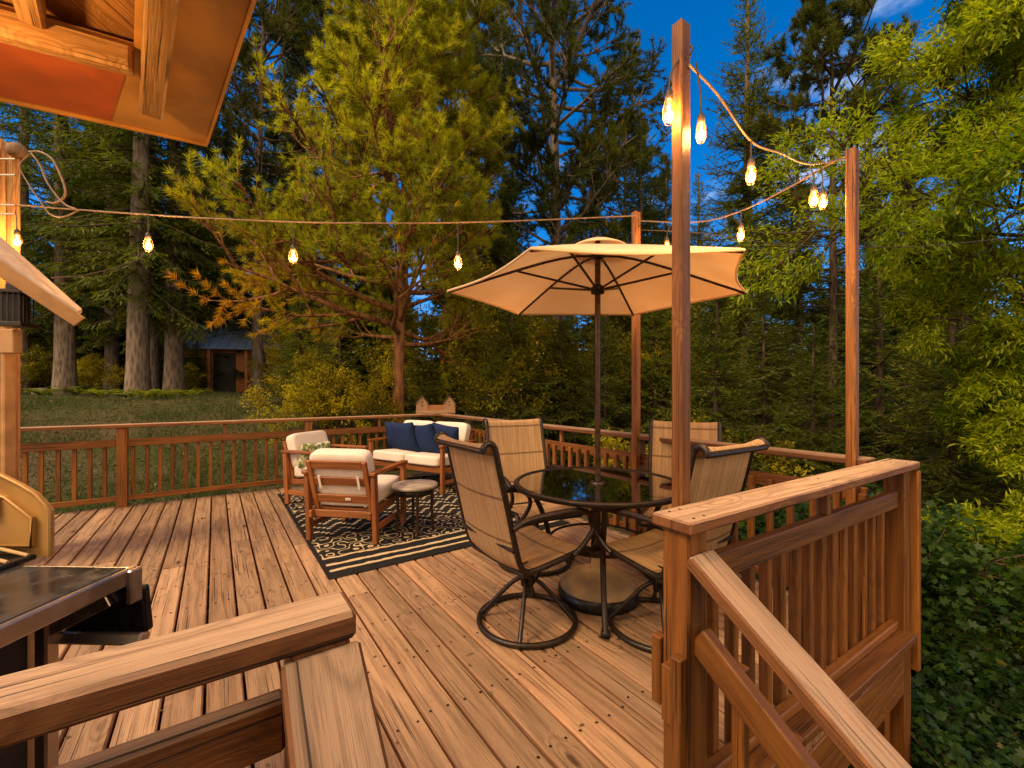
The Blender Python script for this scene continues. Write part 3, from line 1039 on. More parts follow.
def railing(label, A, B, posts, balusters, cap_w=0.14, cap_z=0.92, rail=(0.67, 0.755), low=(0.07, 0.125), side=-1, group='deck railings', blocks=True, cap_ext=(0.05, 0.05), post_top=None, bal_range=None, post_low=-0.25, cap_off=0.0):
    A, B = Vector(A), Vector(B)
    d = B - A
    L = d.length
    root = empty('deck_railing', A, math.atan2(d.y, d.x), label, 'railing', group)
    top = cap_z - 0.038
    c = MB().box((L + sum(cap_ext), cap_w, 0.038), (L / 2 + (cap_ext[1] - cap_ext[0]) / 2, cap_off, cap_z - 0.019), None, 0.006)
    c.build('top_cap', M['cap'], root)
    h = rail[1] - rail[0]
    MB().box((L - 0.09, 0.04, h), (L / 2, 0, (rail[0] + rail[1]) / 2), None, 0.005).build('upper_rail', M['stain'], root)
    MB().box((L - 0.09, 0.04, low[1] - low[0]), (L / 2, 0, (low[0] + low[1]) / 2), None, 0.005).build('bottom_rail', M['stain'], root)
    p0 = None
    for x in posts:
        if p0 is None:
            p0 = MB().box((0.092, 0.092, top - 0.002 - post_low), (0, 0, (top - 0.002 + post_low) / 2), None, 0.005).build('post', M['stain'], root)
            p0.location = (x, 0, 0)
        else:
            link_copy(p0, root, (x, 0, 0), (0, 0, random.choice((0, math.pi))))
    lo, hi = bal_range or (0, L)
    b0 = None
    n = balusters
    for i in range(n):
        x = lo + (hi - lo) * (i + 0.5) / n
        if any(abs(x - p) < 0.07 for p in posts):
            continue
        if b0 is None:
            b0 = MB().box((0.036, 0.036, rail[1] - low[0] - 0.03), (0, side * 0.0375, (rail[1] - 0.03 + low[0]) / 2), None, 0.004).build('baluster', M['stain'], root)
            b0.location = (x, 0, 0)
        else:
            link_copy(b0, root, (x + random.uniform(-0.006, 0.006), 0, 0))
    if blocks:
        xs = [(p + q) / 2 for p, q in zip(posts[:-1], posts[1:])]
        k0 = None
        for x in xs:
            if k0 is None:
                k0 = MB().box((0.036, 0.036, top - rail[1] - 0.004), (0, 0, (top + rail[1]) / 2), None, 0.003).build('spacer_block', M['stain'], root)
                k0.location = (x, 0, 0)
            else:
                link_copy(k0, root, (x, 0, 0))
    return root


UB, VB = 6.40, 2.99
left_rail = railing('long cedar railing along the far side of the deck in front of the lawn', W(-1.78, UB), W(VB, UB), [0.93, 2.82, 4.76], 40, side=1)
right_rail = railing('long cedar railing behind the glass table and the sofa', W(VB, UB), W(VB, 0.80), [2.0, 3.97], 47, side=-1, cap_ext=(-0.07, -0.03))
near_rail = railing('short cedar railing between the tall string light post and the deck corner', W(1.185, 0.785), W(3.0, 0.72), [1.80], 14, side=1, cap_ext=(0.07, 0.08), cap_w=0.14, rail=(0.685, 0.77), bal_range=(0.14, 1.74), post_low=-1.1, blocks=False, low=(0.05, 0.09))
k = MB().box((0.036, 0.036, 0.108), (0.95, 0, 0.827), None, 0.003)
k.build('spacer_block', M['stain'], near_rail)
MB().box((1.72, 0.14, 0.036), (0.92, -0.02, 0.03), None, 0.004).build('ledge_board', M['stain'], near_rail)
MB().box((0.04, 0.115, 1.05), (1.86, -0.02, 0.35), None, 0.004).build('post_facing', M['stain'], near_rail)


def stair_rail():
    """newel, sloping handrail, sloping lower rail and their uprights, down the right side of the steps"""
    root = empty('stair_railing', W(1.185, 0.785), TH, 'sloping cedar stair railing with a newel running down to the bottom right corner', 'railing', 'deck railings')
    MB().box((0.092, 0.092, 2.0), (0, 0, 0.88 - 1.0), None, 0.005).build('newel_post', M['stain'], root)
    sl = math.tan(R(36.5))
    def z(u, top):
        return top - (0.0 - u) * sl
    a, b = -0.045, -1.75
    MB().beam((0, a, z(a, 0.838)), (0, b, z(b, 0.838)), 0.12, 0.038, (0, 0, 1), 0.006).build('handrail', M['cap'], root)
    MB().beam((0.0, a, z(a, 0.60)), (0.0, b, z(b, 0.60)), 0.04, 0.085, (0, 0, 1), 0.005).build('lower_rail', M['stain'], root)
    MB().beam((0.0, a, z(a, 0.02)), (0.0, b, z(b, 0.02)), 0.04, 0.085, (0, 0, 1), 0.005).build('lower_rail', M['stain'], root)
    u = -0.15
    while u > -1.6:
        zt, zb = z(u, 0.63), z(u, -0.02)
        MB().box((0.036, 0.036, zt - zb), (0.0385, u, (zt + zb) / 2), None, 0.004).build('baluster', M['stain'], root)
        u -= 0.14
    for (x, y, zt, L) in ((-0.033, 0.068, 0.53, 0.21), (-0.060, 0.012, 0.475, 0.17), (-0.0645, -0.022, 0.515, 0.9)):
        MB().box((0.034, 0.034, L), (x, y, zt - L / 2), None, 0.003).build('trim_stub', M['stain'], root)
    e = MB().box((0.092, 0.092, 1.9), (0, -1.8, -1.2), None, 0.005)
    e.build('foot_post', M['stain'], root)


stair_rail()


def near_left_rail():
    root = empty('deck_railing', W(0.20, 0.81), TH, 'thick weathered cedar railing in the near bottom left corner', 'railing', 'deck railings')
    MB().box((1.75, 0.105, 0.046), (-0.875, 0, 0.92 - 0.023), None, 0.007).build('top_cap', M['cap'], root)
    MB().box((1.6, 0.04, 0.088), (-0.905, 0.0, 0.75), None, 0.006).build('upper_rail', M['cap'], root)
    MB().box((1.6, 0.04, 0.05), (-0.93, 0.0, 0.09), None, 0.006).build('bottom_rail', M['stain'], root)
    p = MB().box((0.092, 0.092, 1.87), (0, 0, 0.874 - 0.935), None, 0.005).build('post', M['stain'], root)
    p.location = (-0.055, 0, 0)
    link_copy(p, root, (-0.66, 0, 0))
    link_copy(p, root, (-1.68, 0, 0))
    b0 = MB().box((0.036, 0.036, 0.66), (0, -0.038, 0.395), None, 0.004).build('baluster', M['stain'], root)
    for i in range(9):
        x = -0.22 - i * 0.14
        if i == 0:
            b0.location = (x, 0, 0)
        else:
            link_copy(b0, root, (x, 0, 0))
    # handrail of the steps on this side
    root2 = empty('stair_handrail', W(0.145, 0.80), TH, 'sloping board handrail meeting the near left railing at the bottom edge', 'railing', 'deck railings')
    sl = math.tan(R(36.5))
    MB().beam((0, -0.03, 0.848 + 0.013 * sl), (0, -1.7, 0.848 - 1.657 * sl), 0.122, 0.038, (0, 0, 1), 0.006).build('handrail', M['cap'], root2)
    MB().beam((0, -0.06, 0.60), (0, -1.7, 0.60 - 1.64 * sl), 0.04, 0.085, (0, 0, 1), 0.006).build('lower_rail', M['stain'], root2)
    MB().box((0.092, 0.092, 1.9), (0, -1.76, -1.2), None, 0.005).build('foot_post', M['stain'], root2)


near_left_rail()


def screws(root, pts, axis='Z', r=0.0045):
    mb = MB()
    for p in pts:
        p = Vector(p)
        e = {'Z': Vector((0, 0, 0.0016)), 'Y': Vector((0, -0.0016, 0)), 'X': Vector((-0.0016, 0, 0))}[axis]
        mb.tube([p - e, p + e], r, 8)
    return tag(mb.build('screw_heads', M['screw'], root), kind='stuff')


screws(near_rail, [(0.0 + dx, dy, 0.920) for dx in (-0.02, 0.03, 1.78, 1.84) for dy in (-0.045, 0.04)] + [(0.94, 0.02, 0.920), (0.96, -0.03, 0.920)])


def steps():
    mb = MB()
    for i in range(5):
        z = -0.18 * (i + 1)
        u = U0 - 0.03 - 0.27 * i
        for j in range(2):
            mb.box((0.96, 0.132, 0.036), (0.67, u - 0.068 - 0.138 * j, z), None, 0.006, long=0)
    for v in (0.2, 1.12):
        mb.beam((v, U0 - 0.03, -0.2), (v, U0 - 1.5, -1.2), 0.04, 0.2, (0, 0, 1), 0.004, 1)
    o = mb.build('deck_steps', [M['deck'], M['stain']])
    o.rotation_euler = (0, 0, TH)
    tag(o, kind='structure')


steps()


# ------------------------------------------------------------------ house eave, shed corner, utility post
def eave():
    C = Vector((-1.43, 2.0, 2.45))
    a, b = Vector((0.668, -0.743, 0)).normalized(), Vector((-0.88, -0.47, 0)).normalized()
    def P(s, t, z=0.0):
        return C + a * s + b * t + Vector((0, 0, z))
    root = empty('house', (C.x - 2.2, C.y - 2.2, gz(C.x - 2.2, C.y - 2.2)), 0, 'house with an orange painted roof overhang and exposed rafters at the top left', 'house')
    loc = Vector(root.location)
    def slab(pts, z0, z1, name, mat):
        mb = MB()
        V = [Vector(p) + Vector((0, 0, z0)) - loc for p in pts] + [Vector(p) + Vector((0, 0, z1)) - loc for p in pts]
        n = len(pts)
        F = [tuple(range(n)), tuple(range(2 * n - 1, n - 1, -1))] + [((i + 1) % n, i, n + i, n + (i + 1) % n) for i in range(n)]
        U = [[(p.x, p.y) for p in V[:n]], [(p.x, p.y) for p in V[:n]][::-1]] + [[(0, 0), (1, 0), (1, .1), (0, .1)]] * n
        mb.add(V, F, U)
        # orient outward
        o = mb.build(name, mat, root)
        import bmesh
        bm = bmesh.new(); bm.from_mesh(o.data); bmesh.ops.recalc_face_normals(bm, faces=bm.faces); bm.to_mesh(o.data); bm.free()
        return o
    # soffit rim round the raised plywood bay
    TE, SE = 0.72, 1.1
    slab([P(0, 0), P(SE, 0), P(SE, 0.26), P(0.56, 0.26), P(0.56, TE), P(0, TE)], 0.0, 0.03, 'soffit', M['soffit'])
    slab([P(0.02, 0.33), P(0.52, 0.27), P(0.52, TE - 0.02), P(0.02, TE - 0.02)], -0.004, -0.0005, 'red_light_panel', M['soffit_redlight'])  # thin panel coloured like red light reflected on the soffit
    slab([P(0.5, 0.2), P(SE, 0.2), P(SE, TE), P(0.5, TE)], 0.06, 0.08, 'sheathing', M['ply'])
    slab([P(-0.03, -0.03), P(SE + 0.05, -0.03), P(SE + 0.05, TE + 0.02), P(-0.03, TE + 0.02)], 0.082, 0.13, 'roof', M['rooftin'])
    slab([P(-0.012, -0.012), P(SE, -0.012), P(SE, -0.001), P(-0.001, -0.001), P(-0.001, TE), P(-0.012, TE)], -0.012, 0.08, 'fascia', M['soffit'])
    def bar(p, q, w, d, name, mat):
        return MB().beam(Vector(p) - loc, Vector(q) - loc, w, d, (0, 0, 1), 0.008).build(name, mat, root)
    bar(P(0.575, 0.262, -0.045), P(0.575, TE, -0.045), 0.05, 0.085, 'beam', M['rough'])
    bar(P(0.29, 0.205, -0.042), P(3.38, 0.205, -0.042), 0.072, 0.08, 'rafter', M['rough'])
    for t in (0.5, 0.68):
        bar(P(0.605, t, 0.005), P(3.38 if t > 0.6 else SE, t, 0.005), 0.06, 0.09, 'rafter', M['rough'])
    # the wall that carries the eave, behind and left of the camera
    w0, w1 = P(3.45, 0.1), P(3.45, 3.2)
    g = gz(w0.x, w0.y) - 0.3
    MB().beam(Vector((w0.x, w0.y, (2.44 + g) / 2)) - loc, Vector((w1.x, w1.y, (2.44 + g) / 2)) - loc, 0.14, 2.44 - g, (0, 0, 1), 0.01).build('wall', M['barn'], root)


eave()


def shed():
    E1, K1 = px(78, 311, 3.0), px(0, 258, 2.795)
    E2, K2 = px(82, 309, 3.22), px(0, 236, 3.02)
    base = Vector((-3.62, 2.95, 0.0))
    root = empty('garden_shed', base, 0, 'small tan shed with a steep pale roof at the left edge of the deck', 'shed')
    s1, s2 = (K1 - E1) * 1.5, (K2 - E2) * 1.5
    up = Vector((0.1, -0.05, 0.03))
    q = [E1, E2, E2 + s2, E1 + s1]
    V = [p - base for p in q] + [p - base - Vector((0, 0, 0.03)) for p in q]
    mb = MB()
    mb.add(V, [(3, 2, 1, 0), (4, 5, 6, 7), (0, 1, 5, 4), (1, 2, 6, 5), (2, 3, 7, 6), (3, 0, 4, 7)], [[(0, 0), (1, 0), (1, 1), (0, 1)]] * 6)
    mb.build('roof', M['rooftin'], root)
    off = Vector((0, 0.012, -0.075))
    MB().beam(E1 - base + off, E1 + s1 - base + off, 0.028, 0.085, (0, 0, 1), 0.004).build('fascia', M['trim'], root)
    # wall boards and corner post
    for i, (x0, x1) in enumerate(((-3, 1.5), (2, 5.2), (5.7, 7.2))):
        a, b = px(x0, 390, 3.06), px(x1, 390, 3.06)
        MB().box((b.x - a.x, 0.05 + 0.01 * i, 1.98), ((a.x + b.x) / 2 - base.x, 3.08 - base.y, 0.99), None, 0.004, long=2).build('corner_board', M['trim'], root)
    a, b = px(-70, 390, 3.1), px(5, 390, 3.1)
    MB().box((b.x - a.x, 0.05, 1.9), ((a.x + b.x) / 2 - base.x, 3.16 - base.y, 0.95), None, 0.004, long=2).build('wall', M['barn'], root)
    a, b = px(-4, 334, 3.0), px(15, 334, 3.0)
    MB().box((b.x - a.x, 0.06, 0.17), ((a.x + b.x) / 2 - base.x, 3.02 - base.y, a.z - 0.05), None, 0.006, long=0).build('bracket', M['trim'], root)
    # lantern
    c = px(15, 308, 2.93)
    g = empty('wall_lantern', (c.x, c.y, c.z), 0.3, 'dark unlit lantern with bars hanging under the eave of the tan shed', 'lantern')
    MB().box((0.14, 0.14, 0.025), (0, 0, 0.105), None, 0.004).box((0.07, 0.07, 0.05), (0, 0, 0.14), None, 0.01).build('lantern_cap', M['bronze'], g)
    MB().box((0.15, 0.15, 0.03), (0, 0, -0.115), None, 0.004).build('lantern_base', M['bronze'], g)
    bars = MB()
    for i in range(5):
        t = -0.06 + 0.03 * i
        for (x, y) in ((t, 0.062), (t, -0.062), (0.062, t), (-0.062, t)):
            bars.box((0.006, 0.006, 0.2), (x, y, -0.004), None, 0.001)
    bars.build('cage', M['bronze'], g)
    MB().box((0.10, 0.10, 0.19), (0, 0, -0.005), None, 0.004).build('glass_box', M['dark'], g)
    MB().tube([(0, 0, 0.16), (0, 0.06, 0.2), (-0.05, 0.14, 0.2)], 0.009, 6).build('arm', M['bronze'], g)


shed()


def utility_post():
    b = px(5, 390, 3.4)
    base = Vector((b.x, b.y, gz(b.x, b.y)))
    root = empty('utility_post', base, 0, 'weathered timber utility post with conduit and looped cable at the left edge', 'post')
    zt = px(5, 141, 3.4).z - base.z
    MB().box((0.062, 0.09, zt + 0.3), (-0.02, 0, (zt - 0.3) / 2), None, 0.008).box((0.05, 0.06, zt + 0.2), (0.045, 0.02, (zt - 0.4) / 2), None, 0.006).build('timber', M['ply'], root)
    MB().tube([(0.012, -0.06, 0), (0.012, -0.06, zt - 0.13)], 0.012, 8).build('conduit', M['trim'], root)
    c = px(17, 149, 3.38) - base
    MB().lathe([(0.0, 0.0), (0.045, 0.002), (0.062, 0.03), (0.058, 0.075), (0.03, 0.10), (0, 0.105)], 16, (c.x, c.y, c.z - 0.06)).build('weatherhead', M['bird_wood'], root)
    lo = [px(x, y, 3.36) - base for x, y in ((29, 152), (40, 152), (52, 159), (60, 174), (65, 188), (64, 197), (55, 203), (46, 202))]
    MB().tube(bez(lo, 6), 0.0085, 6).build('cable_loop', M['cable'], root)
    lo = [px(x, y, 3.33) - base for x, y in ((31, 153), (40, 165), (46, 180), (56, 195), (66, 205), (76, 209))]
    MB().tube(bez(lo, 6), 0.007, 6).build('cable_loop', M['cable'], root)
    lo = [px(x, y, 3.35) - base for x, y in ((30, 154), (20, 166), (28, 183), (40, 201), (50, 214), (63, 217), (80, 210))]
    MB().tube(bez(lo, 6), 0.006, 6).build('cable_loop', M['cable'], root)
    for y in (159, 175, 205, 214):
        q = px(7, y, 3.34) - base
        MB().box((0.13, 0.012, 0.014), (q.x, q.y, q.z), None, 0.002).build('strap', M['steel'], root)


utility_post()


# ------------------------------------------------------------------ light poles
POLES = []
for (v, u, zt, w, lab) in ((1.315, 0.885, 2.552, 0.058, 'tall cedar light pole standing beside the glass table at the near railing'),
                           (2.925, 0.897, 2.64, 0.066, 'cedar light pole inside the deck corner on the right'),
                           (2.925, 2.395, 2.80, 0.068, 'cedar light pole behind the parasol at the far railing')):
    p = W(v, u)
    r = empty('light_pole', (p.x, p.y, 0.003), TH, lab, 'pole', 'poles carrying the string lights')
    MB().box((w * 0.92, w * 0.7, zt - 0.003), (0, 0, zt / 2), None, 0.004).build('timber', M['stain'], r)
    MB().tube([(0.0, -w * 0.36, zt - 0.13), (0, -w * 0.6, zt - 0.13), (0, -w * 0.75, zt - 0.11), (0, -w * 0.6, zt - 0.095)], 0.004, 6).build('hook', M['bronze'], r)
    POLES.append(Vector((p.x, p.y, zt)))


# ------------------------------------------------------------------ patio table, umbrella, chairs
TX, TY = 0.54, 2.71


def patio_table():
    r = empty('patio_table', (TX, TY, 0.003), R(14), 'round glass topped patio table with a dark bronze rim under the parasol', 'table')
    Rt = 0.525
    MB().lathe([(0.032, 0.708), (Rt - 0.022, 0.708), (Rt - 0.022, 0.714), (0.032, 0.714), (0.032, 0.708)], 72, smooth=False).build('glass_top', M['glass'], r)
    MB().lathe([(Rt - 0.034, 0.700), (Rt - 0.005, 0.690), (Rt + 0.004, 0.700), (Rt + 0.004, 0.715), (Rt - 0.006, 0.722), (Rt - 0.03, 0.718), (Rt - 0.034, 0.700)], 72).build('rim', M['bronze'], r)
    MB().lathe([(0.024, 0.69), (0.045, 0.69), (0.048, 0.722), (0.024, 0.724), (0.024, 0.69)], 24).build('pole_collar', M['bronze'], r)
    ring = MB()
    ring.tube([(0.30 * math.cos(t), 0.30 * math.sin(t), 0.36) for t in np.linspace(0, 2 * math.pi, 40)[:-1]], 0.009, 6, closed=True)
    for k in range(2):
        a = math.pi / 4 + k * math.pi / 2 + math.pi / 4
        ring.tube([(math.cos(a) * 0.44, math.sin(a) * 0.44, 0.693), (0, 0, 0.686), (-math.cos(a) * 0.44, -math.sin(a) * 0.44, 0.693)], 0.009, 6)
    ring.build('brace_ring', M['bronze'], r)
    leg = MB()
    leg.tube(bez([(0.435, 0, 0.69), (0.35, 0, 0.52), (0.31, 0, 0.36), (0.36, 0, 0.16), (0.445, 0, 0.014)], 6), 0.0165, 8)
    leg.lathe([(0.0, 0), (0.026, 0), (0.026, 0.02), (0.018, 0.03)], 12, (0.447, 0, 0))
    l0 = leg.build('leg', M['bronze'], r)
    for k in range(1, 4):
        link_copy(l0, r, (0, 0, 0), (0, 0, k * math.pi / 2))
    l0.rotation_euler = (0, 0, 0)
    r.rotation_euler = (0, 0, R(-96))
    return r


patio_table()


def parasol():
    r = empty('parasol', (TX, TY, 0.003), 0, 'open tan six panel parasol rising through the glass table', 'parasol')
    zr, za, Rr = 1.922, 2.215, 0.945
    MB().tube([(0, 0, 0.03), (0, 0, 1.05), (0, 0, 2.17)], 0.0185, 14).build('pole', M['umb_pole'], r)
    MB().lathe([(0.0, 0.0), (0.245, 0.0), (0.25, 0.03), (0.243, 0.065), (0.236, 0.07)], 48).build('base_rim', M['blackmetal'], r)
    MB().lathe([(0.236, 0.068), (0.238, 0.082), (0.20, 0.118), (0.13, 0.155), (0.07, 0.172), (0.045, 0.175), (0.04, 0.25), (0.022, 0.255)], 48).build('base_dome', M['resin'], r)
    can = MB()
    ang = [R(60 * k + 1) for k in range(6)]
    nr, na = 12, 10
    def pt(k, i, j, dz=0.0):
        a0, a1 = ang[k], ang[(k + 1) % 6]
        t = i / nr
        e0 = Vector((math.cos(a0), math.sin(a0), 0))
        e1 = Vector((math.cos(a1), math.sin(a1), 0))
        s = j / na
        rim_in = 1 - 0.055 * math.sin(math.pi * s) * t
        rad = 0.14 + (Rr - 0.14) * t
        p = (e0 * (1 - s) + e1 * s) * rad * rim_in
        z = za - (za - zr) * (rad / Rr) ** 1.05
        z -= 0.012 * math.sin(math.pi * s) * t * (1 - 0.4 * t)
        return Vector((p.x, p.y, z + dz))
    for k in range(6):
        for dz, fl in ((0.002, 1), (-0.0015, 0)):
            Vv = [pt(k, i, j, dz) for i in range(nr + 1) for j in range(na + 1)]
            F = []
            for i in range(nr):
                for j in range(na):
                    q = (i * (na + 1) + j, (i + 1) * (na + 1) + j, (i + 1) * (na + 1) + j + 1, i * (na + 1) + j + 1)
                    F.append(q if fl else q[::-1])
            can.add(Vv, F, [[(0, 0)] * 4] * len(F), 0, True)
        # hem
        can.tube([pt(k, nr, j) + Vector((0, 0, -0.006)) for j in range(na + 1)], 0.0065, 5)
    cn = can.build('canopy', M['canopy'], r)
    vent = MB()
    vent.lathe([(0.0, 2.248), (0.03, 2.246), (0.10, 2.226), (0.165, 2.196), (0.185, 2.184), (0.183, 2.179), (0.10, 2.216), (0.0, 2.238)], 36)
    vent.build('vent', M['canopy'], cn)
    MB().lathe([(0, 2.268), (0.012, 2.266), (0.016, 2.258), (0.014, 2.25), (0.017, 2.244), (0.017, 2.14), (0.0, 2.13)], 14).build('finial', M['umb_pole'], r)
    MB().lathe([(0.021, 1.90), (0.042, 1.905), (0.044, 1.94), (0.03, 1.955), (0.021, 1.96)], 18).build('runner', M['blackmetal'], r)
    MB().lathe([(0.021, 2.12), (0.038, 2.125), (0.04, 2.165), (0.021, 2.17)], 18).build('hub', M['blackmetal'], r)
    for k in range(6):
        a = ang[k]
        e = Vector((math.cos(a), math.sin(a), 0))
        def rp(t, dz=-0.014):
            rad = 0.03 + (Rr - 0.03) * t
            return e * rad + Vector((0, 0, (za - (za - zr) * (rad / Rr) ** 1.05) + dz - (0.05 * (1 - t) ** 6)))
        rb = MB().tube([rp(t) for t in np.linspace(0, 0.995, 10)], 0.0085, 6).build('rib', M['umb_pole'], r)
        MB().tube([e * 0.04 + Vector((0, 0, 1.935)), rp(0.52, -0.02)], 0.0075, 6).build('strut', M['umb_pole'], rb)
    MB().tube([(0.03, 0, 1.28), (0.07, 0, 1.28)], 0.006, 6).build('crank', M['blackmetal'], r)


parasol()


def patio_chair():
    r = empty('patio_chair', (0, 0, 0), 0)
    hw = 0.25
    prof = [(-0.437, 1.012), (-0.436, 1.032), (-0.418, 1.048), (-0.392, 1.045), (-0.372, 1.015), (-0.345, 0.90), (-0.30, 0.72), (-0.255, 0.53), (-0.225, 0.44), (-0.19, 0.405), (-0.13, 0.40), (0.02, 0.415), (0.17, 0.435), (0.225, 0.432), (0.255, 0.405), (0.26, 0.385)]
    path = bez([(0, y, z) for y, z in prof], 5)
    fr = MB()
    for s in (-1, 1):
        fr.tube([p + Vector((s * hw, 0, 0)) for p in path], 0.0155, 8)
    fr.tube([(-hw, -0.437, 1.012), (hw, -0.437, 1.012)], 0.0125, 8)
    fr.tube([(-hw, 0.26, 0.388), (hw, 0.26, 0.388)], 0.013, 8)
    fr.tube([(-hw, -0.262, 0.52), (hw, -0.262, 0.52)], 0.012, 8)
    fr.tube([(-hw, -0.20, 0.385), (hw, -0.20, 0.385)], 0.013, 8)
    fr.tube([(-hw, 0.12, 0.40), (hw, 0.12, 0.40)], 0.012, 8)
    fr.build('frame', M['bronze'], r)
    # sling between the rails
    sl = MB()
    P = path[4:-3]
    n = len(P)
    m = 9
    ln = [0.0]
    for i in range(1, n):
        ln.append(ln[-1] + (P[i] - P[i - 1]).length)
    tang = [(P[min(i + 1, n - 1)] - P[max(i - 1, 0)]).normalized() for i in range(n)]
    for off in (0.004, -0.004):
        V = []
        for i in range(n):
            nn = Vector((0, -tang[i].z, tang[i].y))
            for j in range(m):
                x = -hw + 2 * hw * j / (m - 1)
                sag = 0.020 * (1 - (2 * j / (m - 1) - 1) ** 2) * (1 if 4 < i < n - 4 else 0.3)
                V.append(P[i] + Vector((x, 0, 0)) - nn * (sag - off))
        F, U = [], []
        for i in range(n - 1):
            for j in range(m - 1):
                q = [i * m + j, i * m + j + 1, (i + 1) * m + j + 1, (i + 1) * m + j]
                u = [(-hw + 2 * hw * (w_ % m) / (m - 1), ln[w_ // m]) for w_ in q]
                if off < 0:
                    q, u = q[::-1], u[::-1]
                F.append(q)
                U.append(u)
        sl.add(V, F, U, 0, True)
    sl.build('sling', M['sling'], r)
    for s in (-1, 1):
        x = s * (hw + 0.022)
        a = bez([(x, -0.285, 0.635), (x + s * 0.012, -0.20, 0.668), (x + s * 0.02, -0.02, 0.672), (x + s * 0.02, 0.14, 0.66), (x + s * 0.02, 0.225, 0.615), (x + s * 0.012, 0.235, 0.55), (x + s * 0.004, 0.17, 0.475), (x, 0.10, 0.43)], 6)
        MB().tube(a, [0.014 + 0.006 * max(0, 1 - abs(i / len(a) - 0.32) * 4) for i in range(len(a))], 8).build('armrest', M['bronze'], r)
    MB().tube([(0.27 * math.cos(t), 0.27 * math.sin(t), 0.016) for t in np.linspace(0, 2 * math.pi, 49)[:-1]], 0.0155, 8, closed=True).build('base_ring', M['bronze'], r)
    MB().lathe([(0.0, 0.20), (0.035, 0.20), (0.038, 0.26), (0.03, 0.31), (0.03, 0.335), (0.0, 0.335)], 16).box((0.30, 0.05, 0.03), (0, 0.02, 0.345), None, 0.006).box((0.03, 0.26, 0.035), (-0.13, 0.0, 0.375), None, 0.006).box((0.03, 0.26, 0.035), (0.13, 0.0, 0.375), None, 0.006).build('swivel', M['bronze'], r)
    leg = MB().tube(bez([(0.02, 0, 0.25), (0.09, 0, 0.205), (0.19, 0, 0.10), (0.262, 0, 0.022)], 6), 0.0125, 8)
    l0 = leg.build('leg', M['bronze'], r)
    l0.rotation_euler = (0, 0, R(45))
    for k in range(1, 4):
        link_copy(l0, r, (0, 0, 0), (0, 0, R(45 + 90 * k)))
    return r


chair0 = patio_chair()
for i, (x, y, fx, fy, lab) in enumerate((
        (0.085, 2.42, 0.82, 0.57, 'swivel patio chair nearest the rug with its woven back turned to the deck boards'),
        (0.17, 3.26, 0.40, -0.92, 'swivel patio chair facing forward across the table in front of the navy pillows'),
        (1.20, 3.04, -0.42, -0.92, 'swivel patio chair facing forward behind the tall light pole'),
        (0.81, 2.36, -0.55, 0.835, 'swivel patio chair behind the tall pole with its back to the near railing'))):
    c = chair0 if i == 0 else copy_tree(chair0)
    c.location = (x, y, 0.003)
    c.rotation_euler = (0, 0, math.atan2(fy, fx) - math.pi / 2)
    tag(c, lab, 'patio chair', 'patio chairs round the glass table')


# ------------------------------------------------------------------ rug, sofa, armchairs, side table
def rug():
    v0, v1, u0, u1 = 0.64, 2.84, 3.13, 6.05
    mb = MB()
    n, m = 40, 50
    V, U, F = [], [], []
    for i in range(n + 1):
        for j in range(m + 1):
            x, y = (v1 - v0) * i / n, (u1 - u0) * j / m
            z = 0.007 + 0.0025 * math.sin(x * 5 + 1) * math.sin(y * 4)
            V.append((x, y, z))
    for i in range(n):
        for j in range(m):
            q = (i * (m + 1) + j, (i + 1) * (m + 1) + j, (i + 1) * (m + 1) + j + 1, i * (m + 1) + j + 1)
            F.append(q)
            U.append([(V[w][0], V[w][1]) for w in q])
    mb.add(V, F, U, 0, True)
    # bound edge
    e = [(0, 0, .006), (v1 - v0, 0, .006), (v1 - v0, u1 - u0, .006), (0, u1 - u0, .006)]
    for a, b in zip(e, e[1:] + e[:1]):
        mb.tube([Vector(a).lerp(Vector(b), t) for t in np.linspace(0, 1, 30)], 0.0048, 5, mi=1)
    for k in range(34):      # frayed threads on the near and left edges
        for (x, y, dx, dy) in ((random.uniform(0, v1 - v0), 0, random.uniform(-.01, .01), -random.uniform(.01, .025)), (0, random.uniform(0, u1 - u0), -random.uniform(.008, .018), random.uniform(-.01, .01))):
            mb.tube([(x, y, 0.005), (x + dx, y + dy, 0.003)], 0.0016, 4, mi=1)
    o = mb.build('rug', [M['rug'], M['blackmetal']])
    o.location = W(v0, u0)
    o.rotation_euler = (0, 0, TH)
    tag(o, 'black outdoor rug with cream zigzag and stripe pattern under the lounge seats', 'rug')


rug()


